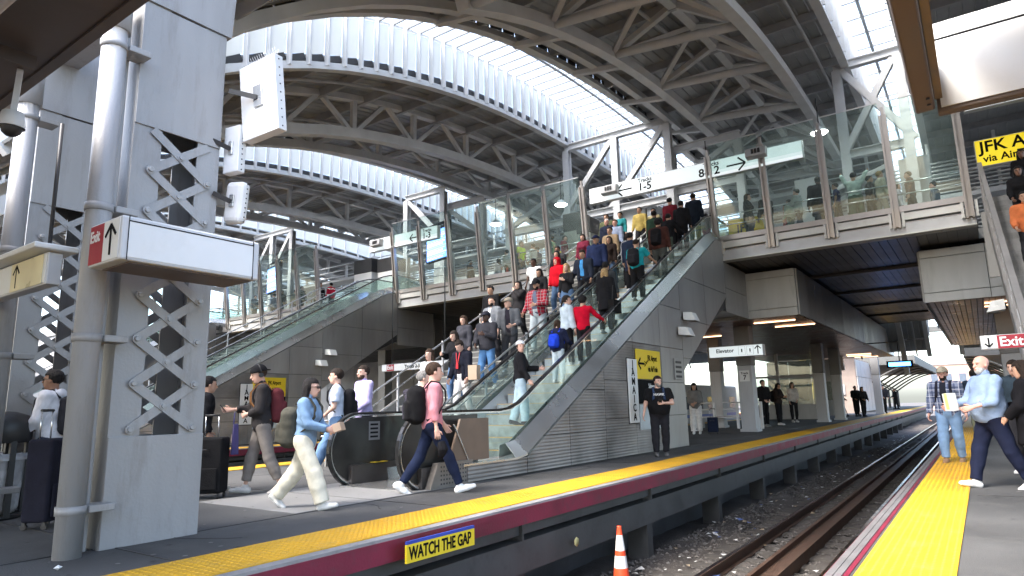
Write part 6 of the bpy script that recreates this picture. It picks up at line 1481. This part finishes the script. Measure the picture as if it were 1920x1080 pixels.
b.box((-.03, .158, 1.08), (.03, .168, 1.18)); LN = thing('lanyard', 'red lanyard with a white badge on the woman looking down', 'lanyard', w2(W2_, (0, 0, 0)), math.radians(178)); obj('ribbon', b, mat('lanyard red', (.45, .01, .02), .6), LN)
held(W2_, 'paper_bag', 'brown paper bag by the stair handrail', 'bag', [('bag', MB().box((-.12, -.06, 0), (.12, .06, .3)), mat('kraft bag', (.45, .34, .24), .7))], (-.42, .1, .85))
S_('woman in a pale top stepping off the foot of the stairs', -9.48, 10.35, 1.70, 185, skin='light', hair='long', hairc='brown', top=((.55, .58, .60), 'long'), pants=(JEANL, 'reg'), fem=True)
S_('woman with long dark hair high on the stairs beside the navy vest', -8.75, 17.6, 1.66, 180, skin='tan', hair='long', hairc='black', top=((.03, .02, .02), 'jacket'), pants=(JEAN, 'reg'), fem=True)
S_('white haired man at the top of the stairs', -9.7, 19.4, 1.75, 180, skin='pink', hair='buzz', hairc='white', top=((.02, .025, .045), 'jacket'), pants=(DK, 'reg'), q=.025)
S_('man in a pale blue shirt near the top of the stairs', -9.2, 19.0, 1.72, 180, skin='pink', hair='short', hairc='ltbrown', top=((.32, .38, .52), 'shirt'), pants=(DK, 'reg'), q=.025)
S_('person in a yellow patterned top at the head of the stairs', -9.2, 21.0, 1.75, 180, skin='tan', hair='short', hairc='black', top=((.5, .38, .12), 'shirt'), pants=(DK, 'reg'), q=.025)
S_('second person in pale yellow at the head of the stairs', -8.8, 21.3, 1.70, 180, skin='tan', hair='short', hairc='black', top=((.5, .43, .25), 'long'), pants=(DK, 'reg'), q=.025)
S_('man in a red shirt under an open dark coat at the head of the stairs', -8.56, 22.3, 1.82, 170, skin='tan', hair='short', hairc='black', top=((.03, .025, .03), 'jacket'), under=(.25, .01, .03), open_=True, pants=(DK, 'reg'), q=.025)
# --- riding up the escalator
GE = 'people riding up the near escalator'
def U_(lab, x, y, H=1.72, f=0, **k):
    k.setdefault('legs', ((4, 4), (-2, 4))); k.setdefault('q', .02); return person(lab, (x, y, ze(y)), H, f, GE, **k)
U_('woman in a white beanie and black leather jacket looking back at us from the escalator', -7.1, 10.27, 1.58, -55, skin='light', hair='pony', hairc='dkbrown', top=((.016, .016, .018), 'jacket'), pants=((.42, .55, .62), 'flare'), shoes=BLK, fem=True, hat=('beanie', (.70, .70, .70)), yaw=-72, q=.015, arms=((10, 8, 20, 5), (35, 12, 55, 5)), legs=((8, 6), (-8, 8)))
C5 = U_('child with brown hair and an electric blue backpack on the escalator', -7.15, 11.75, 1.33, 0, skin='light', hair='bob', hairc='brown', top=((.018, .022, .05), 'hoodie'), pants=((.50, .58, .62), 'reg'), shoes=SHW, q=.017, arms=((25, 10, 50, 10), (5, 8, 15, 5)))
backpack(C5, 'electric blue backpack on the child on the escalator', (.02, .06, .55), (.15, .10, .2), z=1.15)
U_('person with black curly hair in a red sweater holding the escalator handrail', -7.08, 12.75, 1.56, 4, skin='tan', hair='curly', hairc='black', top=((.48, .006, .025), 'long'), pants=(BLK, 'slim'), q=.016, arms=((42, 28, 30, 0), (5, 10, 18, 5)))
U_('woman in a pale blue jacket looking right on the escalator', -7.5, 12.75, 1.62, -30, skin='light', hair='pony', hairc='dkbrown', top=((.48, .56, .62), 'jacket'), pants=(BLK, 'reg'), fem=True, yaw=-35)
BU = U_('woman with wavy blond hair in a black coat on the escalator', -7.08, 13.9, 1.58, 0, skin='light', hair='bob', hairc='blond', top=(BLK, 'coat'), pants=(BLK, 'reg'), fem=True, build=1.1)
held(BU, 'handbag', 'large black handbag hanging from the blond woman', 'bag', [('body', MB().box((-.08, -.19, -.3), (.08, .19, 0)), fabric('black bag', (.012, .012, .012))), ('handle', MB().tube([(0, -.12, 0), (0, -.05, .35), (0, .05, .35), (0, .12, 0)], .01, 6), BLACK)], (.26, -.02, .85))
DU = U_('person in a dark jacket with a black backpack left on the escalator', -7.35, 14.5, 1.68, 0, skin='tan', hair='short', hairc='black', top=((.05, .055, .06), 'hoodie'), pants=(BLK, 'reg'))
backpack(DU, 'plain black backpack on the rider left of the blond woman', BLK)
TU = U_('large man in a teal shirt on the escalator', -7.08, 15.8, 1.68, 0, skin='tan', hair='buzz', hairc='dkbrown', top=((.02, .32, .36), 'tee'), pants=(BLK, 'reg'), build=1.2, arms=((40, 22, 30, 0), (8, 12, 20, 5)))
backpack(TU, 'black and grey trail backpack on the man in teal', (.02, .02, .024), (.16, .12, .25), strap=(.2, .2, .2), z=1.2)
BR = U_('person in a dark brown jacket high on the escalator', -7.08, 17.4, 1.80, 0, skin='tan', hair='curly', hairc='black', top=((.07, .03, .025), 'jacket'), pants=((.08, .085, .08), 'reg'), shoes=SHW, build=1.15)
backpack(BR, 'black backpack on the rider in brown', BLK)
U_('person in black leaning on the handrail near the top of the escalator', -7.3, 18.6, 1.72, -10, skin='tan', hair='short', hairc='black', top=(BLK, 'jacket'), pants=((.10, .13, .10), 'reg'), lean=12, arms=((45, 20, 30, 0), (10, 10, 30, 5)))
U_('person in a dark coat stepping off the top of the escalator', -7.2, 20.9, 1.80, 0, skin='tan', hair='short', hairc='dkbrown', top=((.015, .02, .03), 'coat'), pants=((.15, .20, .16), 'reg'), shoes=SHW)
U_('small child in a pink skirt at the top right of the escalator', -7.0, 21.5, 1.20, 0, skin='tan', hair='short', hairc='black', top=((.35, .35, .40), 'hoodie'), pants=((.55, .22, .40), 'wide'), q=.022)
# --- on the overpass
GO = 'people crossing the overpass behind the glass'
def O_(lab, x, y, H=1.72, f=90, **k):
    k.setdefault('legs', ((10, 6), (-10, 10))); k.setdefault('q', .028)
    if x > -6.5 and y < 23: y -= .2; H *= 1.06
    return person(lab, (x, y, 6.285), H, f, GO, **k)
O_('woman in a black coat behind the first pane right of the escalator', -5.75, 22.3, 1.70, -90, skin='light', hair='long', hairc='brown', top=(BLK, 'coat'), pants=(DK, 'reg'), fem=True)
O_('man in dark with pale grey trousers behind the second mullion', -5.25, 22.7, 1.75, 60, skin='tan', hair='short', hairc='black', top=(DK, 'jacket'), pants=((.45, .46, .45), 'reg'))
kd = O_('person in a pale hoodie behind the second pane', -4.15, 22.2, 1.52, 80, skin='light', hair='short', hairc='black', top=((.5, .52, .5), 'hoodie'), pants=(NAVY, 'reg'), arms=((30, 8, 95, 30), (30, 8, 95, 30)))
O_('person in a pale green top beside the pale hoodie', -4.5, 22.6, 1.35, 60, skin='light', hair='short', hairc='black', top=((.45, .55, .48), 'long'), pants=((.12, .2, .17), 'reg'))
O_('tall person in a dark coat with a case by the third mullion', -3.55, 22.6, 1.90, 20, skin='dark', hair='short', hairc='black', top=((.015, .018, .025), 'coat'), pants=(BLK, 'reg'), build=1.2)
O_('person with both arms raised in white and green behind the third pane', -2.5, 22.3, 1.72, 0, skin='tan', hair='short', hairc='black', top=((.55, .66, .60), 'long'), pants=((.07, .13, .09), 'wide'), arms=((165, 22, 40, 0), (165, 22, 40, 0)), build=1.1)
js = O_('person in a navy number jersey behind the third pane', -3.0, 22.15, 1.45, 95, skin='light', hair='short', hairc='brown', top=((.02, .03, .12), 'tee'), pants=(DK, 'reg'))
o = text('49', (.1, .16, 1.0), .2, js['root'], WHITE, (math.pi/2, 0, math.pi), 'CENTER')
O_('person in dark brown beside the raised arms', -2.1, 22.4, 1.55, -80, skin='tan', hair='short', hairc='black', top=((.04, .03, .028), 'jacket'), pants=(BLK, 'reg'))
O_('blond person in a cream jacket behind the third pane', -1.8, 22.3, 1.60, -60, skin='light', hair='short', hairc='blond', top=((.58, .53, .42), 'jacket'), pants=((.4, .35, .3), 'reg'))
O_('person in a brown jacket behind the last wide pane', -1.05, 22.5, 1.48, 100, skin='light', hair='short', hairc='ltbrown', top=((.16, .09, .07), 'jacket'), pants=(DK, 'reg'))
L2 = [(-15.3, 'worker in a yellow green hi-vis vest behind the left glass', (.50, .75, .05), 'tee', 1.80), (-14.9, 'person in white near the worker in hi-vis', (.6, .62, .6), 'long', 1.7), (-14.1, 'man in a tan shirt left of the airport sign', (.40, .33, .24), 'shirt', 1.75),
      (-13.75, 'person in a green striped top behind the left glass', (.04, .25, .12), 'long', 1.78), (-13.35, 'person with a dark red backpack behind the left glass', (.25, .03, .05), 'jacket', 1.78), (-12.7, 'person in a bright red shirt and cap right behind the left glass', (.55, .01, .04), 'tee', 1.76), (-12.3, 'person in grey with a dark bag at the end of the left glass', (.12, .15, .15), 'jacket', 1.7), (-16.3, 'person in white leaning behind the left glass', (.58, .6, .6), 'long', 1.65), (-15.85, 'person in dark clothes beside the white departure hood', (.04, .04, .05), 'jacket', 1.72)]
for i, (x, lab, c, tp, H) in enumerate(L2):
    O_(lab, x, 22.4+.35*(i % 3), H, 90 if i % 2 else -90, skin=('tan', 'light', 'brown')[i % 3], hair='short', hairc='black', top=(c, tp), pants=((NAVY, DK, (.25, .24, .18))[i % 3], 'reg'), hat=('cap', (.55, .01, .04)) if 'cap right' in lab else None)
t = thing('traffic_cone', 'small orange cone behind the left glass near the worker in hi-vis', 'cone', (-15.9, 22.2, 6.28)); b = MB(); b.lathe([(.16, .03), (.03, .7), (0, .71)], n=14); obj('body', b, CO, t); b = MB(); b.box((-.2, -.2, 0), (.2, .2, .03)); obj('base', b, CO, t)
L3 = [(-34.6, (.03, .03, .035)), (-33.3, (.35, .38, .5)), (-32.0, (.02, .02, .02)), (-31.3, (.5, .45, .35)), (-30.2, (.05, .07, .05)), (-29.4, (.45, .42, .38)), (-28.6, (.02, .02, .02)), (-28.2, (.5, .02, .05))]
WD = ['dark coat leftmost', 'pale blue shirt', 'black jacket', 'sand coloured top', 'dark green jacket', 'beige coat', 'black coat near the right end', 'bright red top']
for i, (x, c) in enumerate(L3): O_('person in a '+WD[i]+' behind the far facade glass', x, 22.5+.4*(i % 2), 1.72, 90 if i % 2 else -90, skin=('tan', 'light', 'brown')[i % 3], hair='short', hairc='black', top=(c, 'jacket'), pants=(DK, 'reg'), q=.035)

# more of the crowd
for lab, x, y, H, kw in (('man in a charcoal hoodie in the upper crowd beside the far stair handrail', -10.4, 17.3, 1.74, dict(top=((.05,.05,.055),'hoodie'), hair='short', hairc='black', skin='brown')),
    ('woman in a maroon coat in the upper crowd on the stairs', -10.2, 18.6, 1.66, dict(top=((.14,.02,.04),'coat'), hair='long', hairc='dkbrown', skin='light', fem=True)),
    ('man in an olive jacket in the upper crowd on the stairs', -10.0, 20.0, 1.76, dict(top=((.10,.11,.06),'jacket'), hair='short', hairc='brown', skin='tan')),
    ('person in a white tee in the upper crowd on the stairs', -10.6, 16.2, 1.70, dict(top=((.6,.6,.6),'tee'), hair='short', hairc='black', skin='dark')),
    ('woman in a black puffer behind the red hooded sweatshirt', -10.2, 16.9, 1.66, dict(top=(BLK,'jacket'), hair='long', hairc='black', skin='light', fem=True)),
    ('man in a tan work jacket between the navy vest and the head of the stairs', -9.0, 18.2, 1.78, dict(top=((.33,.24,.15),'jacket'), hair='short', hairc='dkbrown', skin='tan')),
    ('woman in teal with a bun near the head of the stairs', -9.9, 20.9, 1.68, dict(top=((.03,.22,.24),'long'), hair='bun', hairc='black', skin='tan', fem=True)),
    ('man in black at the inner side of the stairs behind the grey jacket', -10.5, 13.9, 1.76, dict(top=(BLK,'hoodie'), hair='short', hairc='black', skin='tan')),
    ('woman in a camel scarf low on the stairs behind the wavy haired woman', -10.3, 12.5, 1.66, dict(top=((.05,.05,.06),'jacket'), hair='long', hairc='brown', skin='light', fem=True))):
    S_(lab, x, y, H, 180, pants=(DK, 'reg'), q=.026, pitch=8, **kw)
for lab, x, y, H, kw in (('rider in a navy coat just above the man in teal', -7.6, 16.6, 1.72, dict(top=((.02,.03,.06),'coat'), hair='short', hairc='black', skin='tan')),
    ('rider in light grey between the brown jacket and the man in teal', -7.9, 17.1, 1.66, dict(top=((.30,.31,.33),'hoodie'), hair='pony', hairc='dkbrown', skin='light', fem=True)),
    ('rider with a dark green pack near the top of the escalator', -7.8, 18.9, 1.74, dict(top=((.03,.06,.04),'jacket'), hair='short', hairc='black', skin='brown')),
    ('rider in black with a hood near the top of the escalator', -7.2, 19.7, 1.74, dict(top=(BLK,'hoodie'), hair='short', hairc='black', skin='tan')),
    ('rider in a burgundy sweater at the crest of the escalator', -7.8, 20.3, 1.72, dict(top=((.16,.02,.03),'long'), hair='short', hairc='black', skin='tan'))):
    U_(lab, x, y, H, 0, pants=(BLK, 'reg'), **{**dict(q=.026), **kw})
WX = [(-6.1, (.03,.03,.035), 'dark parka at the right glass nearest the escalator', 'jacket'), (-4.9, (.35,.1,.1), 'brick red top behind the pale hoodie', 'long'), (-3.9, (.03,.05,.09), 'navy coat behind the third mullion', 'coat'), (-2.75, (.05,.05,.05), 'black tee beside the raised arms', 'tee'), (-1.5, (.45,.46,.5), 'silver grey jacket behind the cream jacket', 'jacket'), (-.5, (.08,.10,.13), 'slate jacket behind the last right pane', 'jacket'),
      (-18.9, (.03,.03,.04), 'black coat under the departure screen', 'coat'), (-17.6, (.4,.42,.45), 'light grey top right of the departure screen', 'long'), (-16.9, (.12,.03,.04), 'wine coloured jacket two mullions right of the screen', 'jacket'), (-15.1, (.05,.07,.12), 'dark blue shirt in front of the hi-vis worker', 'shirt'), (-14.4, (.5,.42,.3), 'sandy sweater left of the tan shirt', 'long'), (-13.0, (.03,.03,.03), 'black hoodie behind the red cap', 'hoodie'), (-12.0, (.08,.18,.10), 'bottle green parka by the last left mullion', 'jacket'), (-11.8, (.6,.6,.6), 'white blouse by the last left mullion', 'long')]
for i, (x, c, lab, tp) in enumerate(WX): O_('person in a '+lab, x, 23.4+.5*(i % 3), 1.74-.03*(i % 4), 90 if i % 2 else -80, skin=('tan', 'light', 'brown', 'dark')[i % 4], hair=('short', 'long', 'short')[i % 3], hairc='black', top=(c, tp), pants=((NAVY, DK, BLK)[i % 3], 'reg'), q=.034)
# --- on the right stairs
GR = 'people coming down the right hand stairs'
for lab, x, y, c, hh in (('woman in black in front of the JFK lettering on the right stairs', 1.45, 19.6, BLK, 'bob'), ('woman in black with a pale necklace below the JFK sign', 1.25, 18.3, (.015, .015, .017), 'bob'), ('person in an orange jacket on the right stairs', 1.16, 16.6, (.55, .16, .06), 'short')):
    person(lab, (x, y, zr(y)), 1.72, 175, GR, 'brown' if hh == 'bob' else 'tan', hh, 'black', (c, 'jacket'), None, (DK, 'reg'), BLK, ST, ((10, 8, 40, 20), (10, 8, 60, 30)), fem=hh == 'bob', q=.024)
print('people built in', _t.time()-_T0)
bpy.context.view_layer.update()
# lettering to plain meshes
for o in [o for o in bpy.data.objects if o.type == 'FONT']:
    dg = bpy.context.evaluated_depsgraph_get(); me = bpy.data.meshes.new_from_object(o.evaluated_get(dg))
    n = link('tmp', me, o.parent); n.matrix_local = o.matrix_local.copy(); nm = 'lettering'
    bpy.data.objects.remove(o); n.name = nm
bpy.context.view_layer.update()
